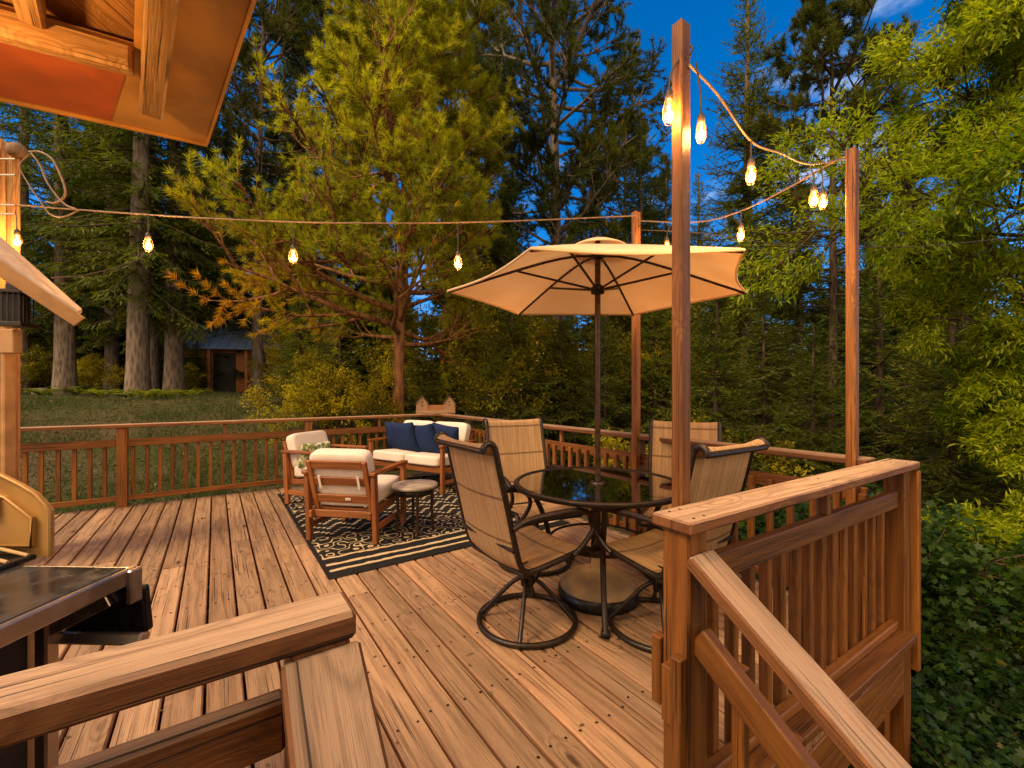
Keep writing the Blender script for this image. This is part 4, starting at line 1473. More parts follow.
def seat_frame(r, w, d, slats=3):
    """acacia arm frame: legs, arms, aprons, reclined back with slats; origin on the floor, facing +y"""
    hx = w / 2
    wm = M['acacia']
    for s in (-1, 1):
        MB().box((0.042, 0.058, 0.575), (s * (hx - 0.021), d / 2 - 0.03, 0.2875), None, 0.005).build('front_leg', wm, r)
        MB().beam((s * (hx - 0.021), -d / 2 + 0.05, 0.0), (s * (hx - 0.021), -d / 2 + 0.015, 0.575), 0.042, 0.055, (0, 1, 0), 0.005).build('rear_leg', wm, r)
        MB().beam((s * (hx - 0.021), d / 2 + 0.015, 0.592), (s * (hx - 0.021), -d / 2 - 0.03, 0.592), 0.062, 0.03, (0, 0, 1), 0.007).build('armrest', wm, r)
        MB().beam((s * (hx - 0.021), d / 2 - 0.05, 0.13), (s * (hx - 0.021), -d / 2 + 0.06, 0.13), 0.028, 0.05, (0, 0, 1), 0.004).build('stretcher', wm, r)
        MB().beam((s * (hx - 0.055), d / 2 - 0.02, 0.285), (s * (hx - 0.055), -d / 2 + 0.0, 0.235), 0.026, 0.062, (0, 0, 1), 0.004).build('side_rail', wm, r)
    MB().box((w - 0.09, 0.026, 0.07), (0, d / 2 - 0.028, 0.285), None, 0.004).build('front_apron', wm, r)
    MB().box((w - 0.09, 0.026, 0.06), (0, -d / 2 + 0.05, 0.235), None, 0.004).build('rear_apron', wm, r)
    sb = MB()
    for k in range(5):
        y = -d / 2 + 0.12 + k * (d - 0.22) / 4
        sb.box((w - 0.12, 0.05, 0.016), (0, y, 0.255 + 0.05 * (y / d + 0.5)), None, 0.003)
    sb.build('seat_slats', wm, r)
    # back
    y0, y1, z0, z1 = -d / 2 + 0.09, -d / 2 - 0.055, 0.235, 0.70
    def bp(t):
        return (y0 + (y1 - y0) * t, z0 + (z1 - z0) * t)
    for q in ((-1, 0, 1) if w > 1 else (-1, 1)):
        MB().beam((q * (hx - 0.075), *bp(0)), (q * (hx - 0.075), *bp(1.0)), 0.04, 0.03 - 0.002 * (q == 0), (0, 1, 0), 0.004).build('back_post', wm, r)
    for t in (0.93, 0.62, 0.28)[:slats]:
        a, b = Vector((-hx + 0.097, *bp(t))), Vector((hx - 0.097, *bp(t)))
        MB().beam(a, b, 0.02, 0.075, (0, -0.3, 1), 0.003).build('back_slat', wm, r)
    tilt = math.atan2(y1 - y0, z1 - z0)
    return tilt, bp


def armchair(loc, f, label):
    r = empty('armchair', loc, math.atan2(f[1], f[0]) - math.pi / 2, label, 'armchair', 'acacia armchairs on the rug')
    w, d = 0.65, 0.64
    tilt, bp = seat_frame(r, w, d)
    m = Matrix.Rotation(R(-4), 3, 'X').transposed()
    MB().soft((0.545, 0.60, 0.135), (0, 0.045, 0.375), Matrix.Rotation(R(4), 3, 'X'), 9, 10, puff=0.10).build('seat_cushion', M['cream'], r)
    y, z = bp(0.80)
    MB().soft((0.53, 0.13, 0.41), (0, y + 0.095, z - 0.025), Matrix.Rotation(-tilt, 3, 'X'), 9, 10, puff=0.0).build('back_cushion', M['cream'], r)
    rx = Matrix.Rotation(-tilt, 3, 'X')
    for s in (-1, 1):
        yy, zz = bp(0.62)
        MB().box((0.022, 0.006, 0.12), (s * 0.165 + (0.02 if s > 0 else 0), yy - 0.024, zz - 0.005), rx, 0.002).build('cushion_tie', M['cream'], r)
    yy, zz = bp(0.28)
    MB().box((0.05, 0.005, 0.022), (0.06, yy - 0.0155, zz), rx, 0.002).build('care_tag', M['cream'], r)
    return r


arm_a = armchair((-1.40, 3.93, 0.010), (0.16, 0.987), 'acacia armchair seen from behind with cream cushions beside the small round side table')
arm_b = armchair((-2.19, 5.08, 0.010), (0.94, -0.34), 'acacia armchair with cream cushions and a green leaf pillow by the left railing')


def sofa():
    f = Vector((-0.52, -0.854, 0))
    r = empty('sofa', (-1.26, 5.93, 0.010), math.atan2(f.y, f.x) - math.pi / 2, 'two seat acacia sofa with cream cushions and navy pillows in the deck corner', 'sofa')
    w, d = 1.34, 0.66
    tilt, bp = seat_frame(r, w, d)
    for s in (-1, 1):
        MB().soft((0.605, 0.60, 0.135), (s * 0.303, 0.045, 0.375), Matrix.Rotation(R(4), 3, 'X'), 9, 10, puff=0.1).build('seat_cushion', M['cream'], r)
        y, z = bp(0.80)
        MB().soft((0.60, 0.13, 0.45), (s * 0.30, y + 0.095, z + 0.01), Matrix.Rotation(-tilt, 3, 'X'), 9, 10).build('back_cushion', M['cream'], r)
    mw = Matrix.Translation(r.location) @ Matrix.Rotation(r.rotation_euler.z, 4, 'Z')
    # local +x is the viewer's left because the sofa faces the camera
    for (x, yb, zz, yaw, roll, sz, lab) in (
            (0.43, -0.005, 0.625, 0.15, 0.10, 0.42, 'navy pillow against the left end of the sofa, half hidden by another'),
            (0.20, 0.075, 0.635, -0.08, -0.06, 0.45, 'large square navy pillow left of the sofa middle, leaning in front'),
            (-0.17, 0.06, 0.63, -0.2, -0.12, 0.43, 'navy pillow right of the sofa middle, turned a little sideways'),
            (-0.45, 0.00, 0.64, 0.10, 0.14, 0.42, 'navy pillow in the right end of the sofa with a raised corner')):
        p = mw @ Vector((x, yb, zz))
        o = MB().soft((sz, sz, 0.17), k=14, n=18, pinch=0.09).build('throw_pillow', M['navy'])
        o.rotation_euler = (Matrix.Rotation(r.rotation_euler.z + yaw, 3, 'Z') @ Matrix.Rotation(R(-72), 3, 'X').transposed() @ Matrix.Rotation(roll, 3, 'Z')).to_euler()
        o.location = p
        tag(o, lab, 'pillow', 'navy pillows on the sofa')


sofa()


def leaf_pillow():
    k = N('leaf_print_cloth')
    ob = k.coords().outputs['Object']
    vo = k.node('ShaderNodeTexVoronoi', {'Vector': ob, 'Scale': 16.0})
    n1 = k.noise(ob, 22.0, 3.0)
    c = k.mix(k.step(vo.outputs['Distance'], 0.25, 0.5), (0.07, 0.13, 0.03), (0.55, 0.52, 0.36))
    c = k.mix(k.step(n1, 0.45, 0.6), c, (0.14, 0.2, 0.04))
    mat = k.done(k.bsdf(c, 0.85))
    rz = arm_b.rotation_euler.z
    p = Matrix.Translation(arm_b.location) @ Matrix.Rotation(rz, 4, 'Z') @ Vector((0.15, -0.04, 0.55))
    o = MB().soft((0.36, 0.30, 0.13), k=14, n=14, pinch=0.08).build('throw_pillow', mat)
    o.rotation_euler = (Matrix.Rotation(rz - 0.2, 3, 'Z') @ Matrix.Rotation(R(72), 3, 'X')).to_euler()
    o.location = p
    tag(o, 'green leaf print pillow on the armchair by the left railing', 'pillow')


leaf_pillow()


def side_table():
    r = empty('side_table', (-0.89, 3.95, 0.010), R(20), 'small round side table with a slate top beside the armchair', 'side table')
    MB().lathe([(0.0, 0.395), (0.185, 0.395), (0.205, 0.402), (0.208, 0.418), (0.2, 0.43), (0.0, 0.432)], 40).build('top', M['tabletop'], r)
    MB().lathe([(0.165, 0.345), (0.172, 0.345), (0.172, 0.394), (0.165, 0.394), (0.165, 0.345)], 32).build('apron', M['blackmetal'], r)
    l0 = MB().tube([(0.16, 0, 0.39), (0.152, 0, 0.2), (0.165, 0, 0.0)], [0.016, 0.014, 0.012], 8).build('leg', M['umb_pole'], r)
    for k in range(1, 4):
        link_copy(l0, r, (0, 0, 0), (0, 0, k * math.pi / 2))


side_table()


def birdhouse():
    p = W(2.97, 6.40)
    c = px(436, 405, p.y - 0.02)
    r = empty('birdhouse', (c.x, c.y, 0.922), R(6), 'pale twin towered wooden birdhouse on the railing corner behind the sofa', 'birdhouse')
    MB().box((0.62, 0.15, 0.05), (0, 0, 0.025), None, 0.004).build('base', M['bird_wood'], r)
    MB().box((0.28, 0.12, 0.085), (0, 0.0, 0.0925), None, 0.003).build('middle', M['barn'], r)
    for s, h in ((-1, 0.0), (1, 0.0)):
        x = s * 0.215
        t = MB().prism([(x - 0.092, 0.05), (x + 0.092, 0.05), (x + 0.092, 0.17), (x, 0.285), (x - 0.092, 0.17)], -0.07, 0.07).build('tower', M['bird_wood'], r)
        ro = MB()
        for q in (-1, 1):
            ro.beam((x + q * 0.106, 0, 0.158), (x - q * 0.003, 0, 0.297), 0.17, 0.012, (0, 0, 1), 0.002)
        ro.build('roof', M['umb_pole'], t)
        ho = MB()
        for z in (0.135, 0.185):
            ho.tube([(x, -0.0705, z), (x, -0.0725, z)], 0.013, 10)
        ho.build('entrance_hole', M['dark'], t)


birdhouse()


# ------------------------------------------------------------------ grill
def grill():
    zt = 0.90
    r = empty('barbecue_grill', (-1.25, 0.75, 0.003), R(-2), 'barbecue grill with a tan lid and black counter edged in steel', 'grill')
    def L(x, y, z):
        return Vector((x + 1.25, y - 0.75, z))
    x1, y0, y1 = -0.852, 0.56, 0.98
    # counter
    c = L((x1 - 1.75) / 2, (y0 + y1) / 2, zt - 0.012)
    MB().box((x1 + 1.75 - 0.02, y1 - y0, 0.022), (c.x - 0.01, c.y, c.z), None, 0.003).build('counter', M['granite'], r)
    MB().box((0.014, y1 - y0 + 0.006, 0.036), L(x1 - 0.004, (y0 + y1) / 2, zt - 0.0155), None, 0.003).build('steel_edge', M['steel'], r)
    MB().box((x1 + 1.75, 0.012, 0.045), L((x1 - 1.75) / 2, y1 + 0.007, zt - 0.026), None, 0.003).build('back_edge', M['steel'], r)
    MB().box((0.014, 0.03, 0.075), L(x1 + 0.005, y1 - 0.010, zt - 0.037), None, 0.004).build('corner_bracket', M['steel'], r)
    # burner well with a grate
    MB().box((0.20, 0.15, 0.012), L(-1.23, 0.945, zt + 0.004), None, 0.003).build('burner_well', M['blackmetal'], r)
    g = MB()
    for i in range(4):
        y = 0.885 + 0.04 * i
        g.tube([L(-1.33, y, zt + 0.02), L(-1.20, y, zt + 0.026), L(-1.135, y, zt + 0.012)], 0.0045, 6)
    g.build('grate', M['resin'], r)
    # lid end: stamped plate with an arched top, the lid shell behind it out to the left
    pl = [(-1.095, zt + 0.004), (-1.095, zt + 0.112), (-1.106, zt + 0.128), (-1.13, zt + 0.152), (-1.165, zt + 0.172), (-1.22, zt + 0.198), (-1.30, zt + 0.222), (-1.42, zt + 0.238), (-1.55, zt + 0.23), (-1.68, zt + 0.19), (-1.74, zt + 0.12), (-1.74, zt + 0.004)]
    q = [(x + 1.25, z) for x, z in pl][::-1]
    lid = MB().prism(q, 1.02 - 0.75, 1.026 - 0.75).build('lid', M['tan'], r)
    rim = MB()
    rim.tube([L(x - 0.004, 1.018, z) for x, z in pl[:-1]], 0.0045, 6)
    rim.build('lid_rim', M['tan'], lid)
    inner = [(-1.135, zt + 0.03), (-1.135, zt + 0.098), (-1.20, zt + 0.145), (-1.235, zt + 0.155), (-1.60, zt + 0.155), (-1.60, zt + 0.03)]
    MB().prism([(x + 1.25, z) for x, z in inner][::-1], 1.012 - 0.75, 1.021 - 0.75).build('stamped_panel', M['tan'], lid)
    MB().tube([L(x, 1.0105, z) for x, z in inner], 0.004, 5, closed=True).build('panel_bead', M['tan'], lid)
    MB().box((0.02, 0.012, 0.05), L(-1.222, 1.006, zt + 0.122), None, 0.003).build('clip', M['tan'], lid)
    sh = MB()
    for (xa, za), (xb, zb) in zip(pl[7:10], pl[8:11]):
        sh.beam(L((xa + xb) / 2, 1.016, (za + zb) / 2), L((xa + xb) / 2, 0.62, (za + zb) / 2), math.hypot(xb - xa, zb - za) + 0.01, 0.012, (zb - za, 0, -(xb - xa)), 0.002)
    sh.build('lid_shell', M['tan'], lid)
    # cart
    MB().box((0.66, 0.38, 0.66), L(-1.42, 0.80, zt - 0.39), None, 0.008).build('cart', M['steel'], r)
    MB().box((0.022, 0.32, 0.17), L(-1.075, 0.79, zt - 0.165), None, 0.005).build('drawer', M['blackmetal'], r)
    MB().box((0.022, 0.32, 0.30), L(-1.075, 0.79, zt - 0.42), None, 0.005).build('door', M['blackmetal'], r)
    MB().box((0.03, 0.03, 0.66), L(-1.055, 0.975, zt - 0.38), None, 0.004).build('cart_post', M['steel'], r)
    # folded side shelf hanging from the far end
    a = L(-0.96, 1.0, zt - 0.05)
    sf = MB()
    sf.box((0.20, 0.022, 0.11), L(-0.945, 1.005, zt - 0.105), Matrix.Rotation(R(6), 3, 'X'), 0.012)
    o = sf.build('folded_shelf', M['blackmetal'], r)
    MB().box((0.205, 0.03, 0.026), L(-0.945, 0.992, zt - 0.168), Matrix.Rotation(R(-20), 3, 'X'), 0.004).build('shelf_lip', M['steel'], o)
    MB().beam(L(-1.07, 0.97, zt - 0.15), L(-0.92, 0.985, zt - 0.075), 0.012, 0.035, (0, 0, 1), 0.002).build('shelf_bracket', M['steel'], r)
    for x in (-1.70, -1.12):
        for y in (0.64, 0.95):
            MB().lathe([(0.0, -0.02), (0.035, -0.02), (0.035, 0.02), (0.0, 0.02)], 14, L(x, y, 0.02 + 0.037)).build('foot', M['blackmetal'], r)


grill()
# ------------------------------------------------------------------ string lights
def bulb(loc, top, label, r=0.024, power=2.6, turn=0.0, long=1.0, dim=False):
    r *= 0.88
    """socket, glass, filament and wire guard hanging from the point top"""
    loc, top = Vector(loc), Vector(top)
    root = empty('hanging_bulb', loc, turn, label, 'light bulb', 'warm bulbs on the string lights')
    q = r / 0.024
    prof = [(0.0, -0.046), (0.012, -0.044), (0.021, -0.034), (0.0245, -0.018), (0.022, 0.0), (0.015, 0.022), (0.0115, 0.034), (0.0, 0.036)]
    MB().lathe([(a * q, b * q * long) for a, b in prof], 18).build('glass', M['bulb_glass'], root)
    f = MB()
    for a in range(4):
        ang = a * math.pi / 2
        f.tube([(0.003 * q, 0, 0.025 * q * long), (math.cos(ang) * 0.009 * q, math.sin(ang) * 0.009 * q, -0.02 * q * long), (math.cos(ang + .8) * 0.006 * q, math.sin(ang + .8) * 0.006 * q, -0.03 * q * long)], 0.0019 * q, 5)
    f.build('filament', M['filament'], root)
    MB().lathe([(0.0, 0.085 * q), (0.008 * q, 0.083 * q), (0.016 * q, 0.07 * q), (0.0175 * q, 0.034 * q), (0.0, 0.033 * q)], 14, (0, 0, 0.036 * q * (long - 1))).build('socket', M['cable_black'], root)
    c = MB()
    for a in range(4):
        t = a * math.pi / 2 + 0.4
        c.tube([(math.cos(t) * x * q, math.sin(t) * x * q, z * q * long) for x, z in ((0.018, 0.04), (0.028, 0.01), (0.029, -0.02), (0.018, -0.048), (0.0, -0.06))], 0.0014, 4)
    c.build('wire_guard', M['cable'], root)
    d = top - loc
    p0 = Vector((0, 0, 0.083 * q + 0.036 * q * (long - 1)))
    inv = Matrix.Rotation(-turn, 3, 'Z')
    d = inv @ d
    MB().tube(bez([p0, p0 + Vector((0, 0, max(0.02, (d.z - p0.z) * 0.5))) + Vector((d.x * 0.2, d.y * 0.2, 0)), d], 5), 0.0035, 5).build('drop_cord', M['cable_black'], root)
    li = bpy.data.lights.new('bulb_glow', 'POINT')
    li.energy = power * 3.2
    li.color = (1.0, 0.55, 0.19)
    li.shadow_soft_size = 0.03
    lo = bpy.data.objects.new('bulb_glow', li)
    COL.objects.link(lo)
    lo.parent = root
    lo.location = (0, 0, -0.01 * q)


def cord(pts, label, r=0.0045, mat='cable', sub=8):
    o = MB().tube(bez(pts, sub), r, 6).build('overhead_wire', M[mat])
    tag(o, label, 'cord', 'cords strung over the deck')
    return o


# long cord from the utility post to the far pole
LA, LB = px(16, 205, 3.36), POLES[2] + Vector((0, -0.03, -0.04))
def long_pt(t):
    p = LA.lerp(LB, t)
    p.z -= 0.10 * math.sin(math.pi * t)
    return p
cord([long_pt(t) for t in np.linspace(0, 1, 14)], 'long taut cord from the utility post across the deck to the far pole', 0.006, 'cable', 3)
def on_long(pxx):
    best = min((abs(512 + 430 * long_pt(t).x / long_pt(t).y - pxx), t) for t in np.linspace(0, 1, 800))[1]
    return long_pt(best)
for x, y, lab in ((148, 244, 'lit bulb hanging in front of the tall grey tree trunk'),
                  (293, 256, 'lit bulb hanging in front of the orange pine branches'),
                  (458, 262, 'lit bulb hanging just left of the parasol tip')):
    p = on_long(x)
    bulb((p.x, p.y, px(x, y, p.y).z), p, lab, 0.030, 5.0)

P1 = Vector((0.60, 1.455, px(697, 66, 1.46).z))
w1 = [P1, px(718, 95, 1.56), px(751, 141, 1.74), px(780, 153, 1.88), px(809, 164, 2.06), px(846, 158, 2.36)]
cord(w1, 'drooping cord from the tall near pole to the pole inside the right corner', 0.0042)
w2 = [POLES[2] + Vector((0.02, -0.02, -0.08)), px(697, 222, 3.25), px(741, 211, 2.95), px(790, 187, 2.7), px(822, 168, 2.55), px(846, 156, 2.4)]
cord(w2, 'rising cord from the far pole to the pole inside the right corner', 0.0052)
w3 = [POLES[2] + Vector((0.02, 0.02, -0.14)), px(700, 233, 3.5), px(780, 244, 3.4), px(905, 247, 3.3), px(1010, 238, 3.4)]
cord(w3, 'thin black cord running from the far pole into the leafy tree on the right', 0.0035, 'cable_black')
w4 = [px(52, 278, 3.6), px(85, 275, 4.4), px(120, 266, 5.6), px(142, 256, 7.0), px(146, 243, 11.7)]
cord(w4, 'thin cord sagging from the tan shed roof towards the tall grey trunk', 0.0055, 'cable')

bulb(px(669, 110, 1.44), px(680, 58, 1.455), 'lit bulb hanging on the left side of the tall near pole', 0.021, 1.6, 0.4, 1.2)
bulb(px(701, 131, 1.50), px(696, 62, 1.46), 'lit bulb hanging close on the right side of the tall near pole', 0.0205, 2.0, 0.0, 1.0)
bulb(px(751, 174, 1.74), px(751, 141, 1.74), 'lit bulb on the drooping cord midway between the near pole and the right pole', 0.0215, 2.4)
bulb(px(814, 198, 2.07), px(810, 165, 2.06), 'left one of the pair of lit bulbs just left of the right pole top', 0.022, 2.4)
bulb(px(823, 201, 2.5), px(821, 168, 2.55), 'right one of the pair of lit bulbs just left of the right pole top', 0.024, 2.0)
bulb(px(741, 234, 2.95), px(741, 211, 2.95), 'lit bulb under the rising cord above the right tip of the parasol', 0.026, 2.8)
bulb(px(667, 247, 3.45), px(672, 224, 3.44), 'lit bulb just showing above the parasol canopy', 0.027, 2.8)
bulb(px(17, 240, 3.3), px(15, 210, 3.34), 'lit bulb behind the tan shed roof beside the utility post', 0.028, 3.0)


ev = Vector((-1.49, 0.98, 2.17))  # bulb out of view, added for the unseen lamp lighting the eave
bulb(ev, ev + Vector((0, 0, 0.22)), 'lit bulb added out of view under the house eave to light it', 0.026, 3.0)


# ------------------------------------------------------------------ cabin beyond the lawn
def cabin():
    X, Y, z = at(240, 22.0)
    r = empty('cabin', (X, Y, z - 0.1), R(18), 'small orange timber cabin with a blue metal roof far off among the trees', 'cabin')
    MB().box((4.6, 3.4, 2.2), (0, 0, 1.1), None, 0.02, long=0).build('wall', M['barn'], r)
    MB().beam((0, -2.25, 2.05), (0, 0.0, 3.55), 5.6, 0.06, (0, 0, 1), 0.01).beam((0, 2.25, 2.05), (0, 0.0, 3.55), 5.6, 0.06, (0, 0, 1), 0.01).build('roof', M['tin_blue'], r)
    rb = MB()
    for i in range(15):
        x = -2.6 + 0.37 * i
        rb.beam((x, -2.26, 2.09), (x, -0.01, 3.59), 0.03, 0.03, (0, 0, 1), 0.004)
    rb.build('roof_ribs', M['tin_blue'], r)
    for x in (-2.2, -0.7, 0.8, 2.2):
        MB().box((0.12, 0.12, 2.05), (x, -2.1, 1.02), None, 0.01).build('porch_post', M['barn'], r)
    d = MB().box((0.9, 0.05, 1.9), (-0.2, -1.71, 0.95), None, 0.01).build('door', M['dark'], r)
    for x in (-1.5, 1.3):
        f = MB().box((0.9, 0.05, 0.8), (x, -1.715, 1.35), None, 0.01).build('window', M['bird_wood'], r)
        MB().box((0.74, 0.02, 0.64), (x, -1.745, 1.35), None, 0.004).build('pane', M['dark'], f)


cabin()

# ------------------------------------------------------------------ trees
GF = 'firs around the deck'
GP = 'pines around the deck'


def add_tree(name, parts, loc, rz, label, cat, group=None, sc=1.0, sxy=1.0):
    r = assemble(name, parts, loc, rz, label, cat, group)
    r.scale = (sc * sxy, sc * sxy, sc)
    return r


# the bright pine just beyond the sofa
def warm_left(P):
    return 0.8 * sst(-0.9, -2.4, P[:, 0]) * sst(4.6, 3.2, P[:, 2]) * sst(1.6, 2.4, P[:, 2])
prof = lambda t: 3.3 * (1 - t) ** 0.8 * (0.7 + 0.4 * min(1, t * 2.2)) + 0.3
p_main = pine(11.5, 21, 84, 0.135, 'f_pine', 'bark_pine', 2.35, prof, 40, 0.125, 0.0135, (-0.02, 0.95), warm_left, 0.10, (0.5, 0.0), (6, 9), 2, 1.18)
pine_main = add_tree('pine_tree', p_main, at(397, 9.2, -0.1), 0.0, 'bright yellow green pine with an orange lit trunk right behind the sofa', 'tree', GP)

# darker pines with open crowns
prof2 = lambda t: 3.9 * (1 - t) ** 0.6 * (0.45 + 0.8 * min(1, t * 1.8)) + 0.3
p_dark = pine(17.0, 33, 64, 0.2, 'f_pine_dark', 'bark_grey', 4.6, prof2, 24, 0.17, 0.022, (0.0, 0.6), None, 0.03, (-0.3, 0.2))
pine_mid = add_tree('pine_tree', p_dark, at(556, 12.2, -0.1), 1.0, 'tall dark pine with a bare trunk rising above the parasol', 'tree', GP)
prof3 = lambda t: 2.5 * (1 - t) ** 0.7 * (0.35 + 0.8 * min(1, t * 2)) + 0.25
p_thin = pine(11.6, 45, 40, 0.105, 'f_pine_dark', 'bark_dark', 4.4, prof3, 22, 0.14, 0.018, (-0.1, 0.5), None, 0.02, (0.2, 0.1))
add_tree('pine_tree', p_thin, at(832, 9.6, -0.1), 0.4, 'slender pine with a thin dark trunk seen beside the right light pole', 'tree', GP)
place_copy(pine_mid, at(330, 19.0), 2.2, 'tall dark pine standing behind the bright pine, farther from the deck', 1.05)
place_copy(pine_mid, at(470, 17.0), 4.0, 'tall dark pine between the bright pine and the bare trunked pine', 0.98)
place_copy(pine_mid, at(258, 16.5), 5.1, 'tall dark pine rising behind the corner of the house eave', 1.0)

# firs
f_big = fir(13.4, 2.75, 0.5, 51, sp=0.30, nb=9, trunk_r=0.2, nl=0.105, nw=0.034, nd=0.045, dens=1.2)
fir_big = add_tree('fir_tree', f_big, at(747, 11.6, -0.1), 0.3, 'tall pointed dark fir standing behind the near light pole', 'tree', GF)
f_bare = fir(19.0, 3.0, 2.9, 63, sp=0.42, nb=8, trunk_r=0.27, nl=0.13, nw=0.04, nd=0.055, dens=1.0, tw=0.115, bare=0.12, droop=0.42)
fir_bare = add_tree('fir_tree', f_bare, at(138, 12.3, -0.1), 0.0, 'tall fir with a thick bare grey trunk beyond the left railing', 'tree', GF)
f_young = fir(3.4, 1.5, 0.15, 77, sp=0.2, nb=7, trunk_r=0.05, nl=0.08, nw=0.020, nd=0.036, mat='f_fir_lit', bark='bark_dark', droop=0.2, dens=1.3, tw=0.12)
fir_young = add_tree('fir_tree', f_young, at(340, 10.0, -0.05), 0.0, 'small yellow green fir growing left of the bright pine trunk', 'tree', GF)
f_mid = fir(6.6, 2.0, 0.2, 88, sp=0.25, nb=9, trunk_r=0.09, nl=0.09, nw=0.030, nd=0.038, mat='f_fir', bark='bark_dark', droop=0.26, dens=1.2, tw=0.11)
fir_mid = add_tree('fir_tree', f_mid, at(880, 8.6, -0.2), 0.0, 'dense mid height fir behind the right light pole', 'tree', GF)

place_copy(fir_bare, at(65, 13.0), 2.0, 'fir with a dark trunk at the left edge of the lawn, beyond the shed roof', 0.92)
place_copy(fir_bare, at(174, 13.6), 4.1, 'fir with a short visible trunk just right of the thick bare trunk', 0.95)
place_copy(fir_bare, at(152, 14.6), 1.2, 'slim fir standing half hidden behind the thick bare trunk', 0.9, sxy=0.8)
place_copy(fir_bare, at(112, 17.5), 3.3, 'fir in the gap left of the thick bare trunk, set farther back', 0.9)
place_copy(fir_bare, at(20, 16.0), 5.0, 'fir behind the utility post at the far left', 0.95)
place_copy(fir_bare, at(95, 23.0), 0.7, 'distant fir deep in the left woods', 0.95)
place_copy(fir_big, at(285, 23.0), 1.0, 'dark fir behind the left branches of the bright pine', 1.35)
place_copy(fir_big, at(190, 26.0), 2.5, 'dark fir above the cabin roof', 1.3)
place_copy(fir_big, at(640, 15.5), 3.4, 'dark fir seen between the parasol and the near light pole', 0.9)
place_copy(fir_big, at(800, 15.0), 5.2, 'dark fir behind the slender pine on the right', 0.86)
place_copy(fir_big, at(905, 13.0), 0.2, 'dark fir behind the leafy tree on the right', 0.72)
place_copy(fir_big, at(700, 19.0), 4.2, 'dark fir filling the back left of the tall pointed fir', 0.84)
place_copy(fir_mid, at(300, 11.6), 2.0, 'low dark fir at the edge of the lawn beside the cabin', 0.46, sxy=1.25)
place_copy(fir_mid, at(160, 15.5), 0.9, 'low spreading fir under the tall trunks on the lawn', 0.5, sxy=1.3)
place_copy(fir_mid, at(715, 8.0), 1.4, 'mid height fir behind the chair beside the near light pole', 0.72, sxy=1.1)
place_copy(fir_mid, at(812, 7.6), 3.0, 'mid height fir with low boughs over the right end of the far railing', 0.60, sxy=1.25)
place_copy(fir_mid, at(955, 7.0), 4.4, 'mid height fir behind the deck corner on the right', 0.85, sxy=1.1)
place_copy(fir_mid, at(1040, 6.2), 5.5, 'mid height fir at the right edge behind the lobed bush', 0.85, sxy=1.15)
place_copy(fir_young, at(318, 10.5), 2.2, 'small yellow green fir nearest the lawn', 0.75)
place_copy(fir_young, at(425, 11.0), 4.0, 'small yellow green fir behind the birdhouse', 0.95)
place_copy(fir_young, at(492, 9.4), 5.0, 'small yellow green fir behind the chair facing the camera', 0.8)


place_copy(pine_mid, at(622, 17.5), 2.9, 'tall dark pine behind the parasol top', 0.72)
place_copy(fir_big, at(665, 13.2), 0.9, 'dark fir just left of the near light pole', 0.66)
place_copy(fir_big, at(596, 14.0), 2.2, 'dark fir behind the parasol canopy', 0.62)
place_copy(fir_mid, at(655, 9.6), 2.6, 'mid height fir between the far pole and the near pole', 0.8)
place_copy(fir_mid, at(765, 9.6), 5.0, 'mid height fir at the foot of the tall pointed fir', 0.75)

place_copy(fir_mid, at(512, 9.6), 0.4, 'slender fir with airy boughs just left of the parasol tip', 0.78, sxy=0.95)
place_copy(fir_mid, at(560, 10.2), 3.7, 'slender fir with airy boughs behind the left half of the parasol', 0.7)
place_copy(fir_mid, at(605, 9.4), 1.9, 'slender fir with airy boughs behind the parasol pole', 0.62)
place_copy(fir_big, at(868, 14.5), 2.8, 'dark fir rising just right of the right light pole', 0.92)
place_copy(fir_big, at(965, 13.0), 4.9, 'dark fir behind the upper boughs of the leafy tree', 0.9)
place_copy(fir_mid, at(196, 19.5), 2.4, 'low fir half hiding the cabin wall', 0.40)


# broad shrubs with small leaves
def shrub(seed, H, spread, stems, per, ll, lw, mat, label, loc, group, depth=2):
    rg = np.random.default_rng(seed)
    mb, tips = MB(), []
    for i in range(stems):
        a = rg.uniform(0, 6.28)
        e = rg.uniform(0.75, 1.45)
        d = (math.cos(a) * math.cos(e), math.sin(a) * math.cos(e), math.sin(e))
        o = np.array([rg.normal() * spread * 0.12, rg.normal() * spread * 0.12, -0.1])
        leafy(o, d, H * rg.uniform(0.7, 1.0), 0.018, rg, mb, tips, depth, 0.05, (5, 8), 0.3, (0.4, 1.0), (0.35, 0.55))
    tr = mb.build('stems', M['bark_dark'])
    cr = leaf_crown(tips, rg, per, ll, lw, seed, mat, name='foliage', cl=1.3, warm=0.03, hang=0.2, jit=0.06)
    r = add_tree('shrub', (tr, cr), loc, 0.0, label, 'shrub', group)
    return r


GS = 'leafy shrubs behind the railing'
sh_a = shrub(101, 3.3, 1.0, 7, 11, 0.085, 0.042, 'f_shrub', 'tall yellow leafed shrub behind the two seat sofa and birdhouse', at(478, 12.4), GS)
place_copy(sh_a, at(545, 10.9), 3.1, 'yellow leafed shrub showing between the slender firs', 0.95)
place_copy(sh_a, at(497, 10.6), 0.9, 'yellow leafed shrub behind the chair facing the camera', 0.9)
place_copy(sh_a, at(640, 10.6), 5.3, 'yellow leafed shrub right of the far light pole', 0.8)
place_copy(sh_a, at(592, 13.6), 2.2, 'tall golden leafed bush added for glow behind the parasol pole', 1.6)  # three tall bushes added for golden backlight and the tabletop reflection
place_copy(sh_a, at(515, 14.4), 4.4, 'tall golden leafed bush added for glow behind the left tip of the parasol', 1.6)
place_copy(sh_a, at(668, 14.6), 0.3, 'tall golden leafed bush added for glow just left of the near light pole', 1.5)
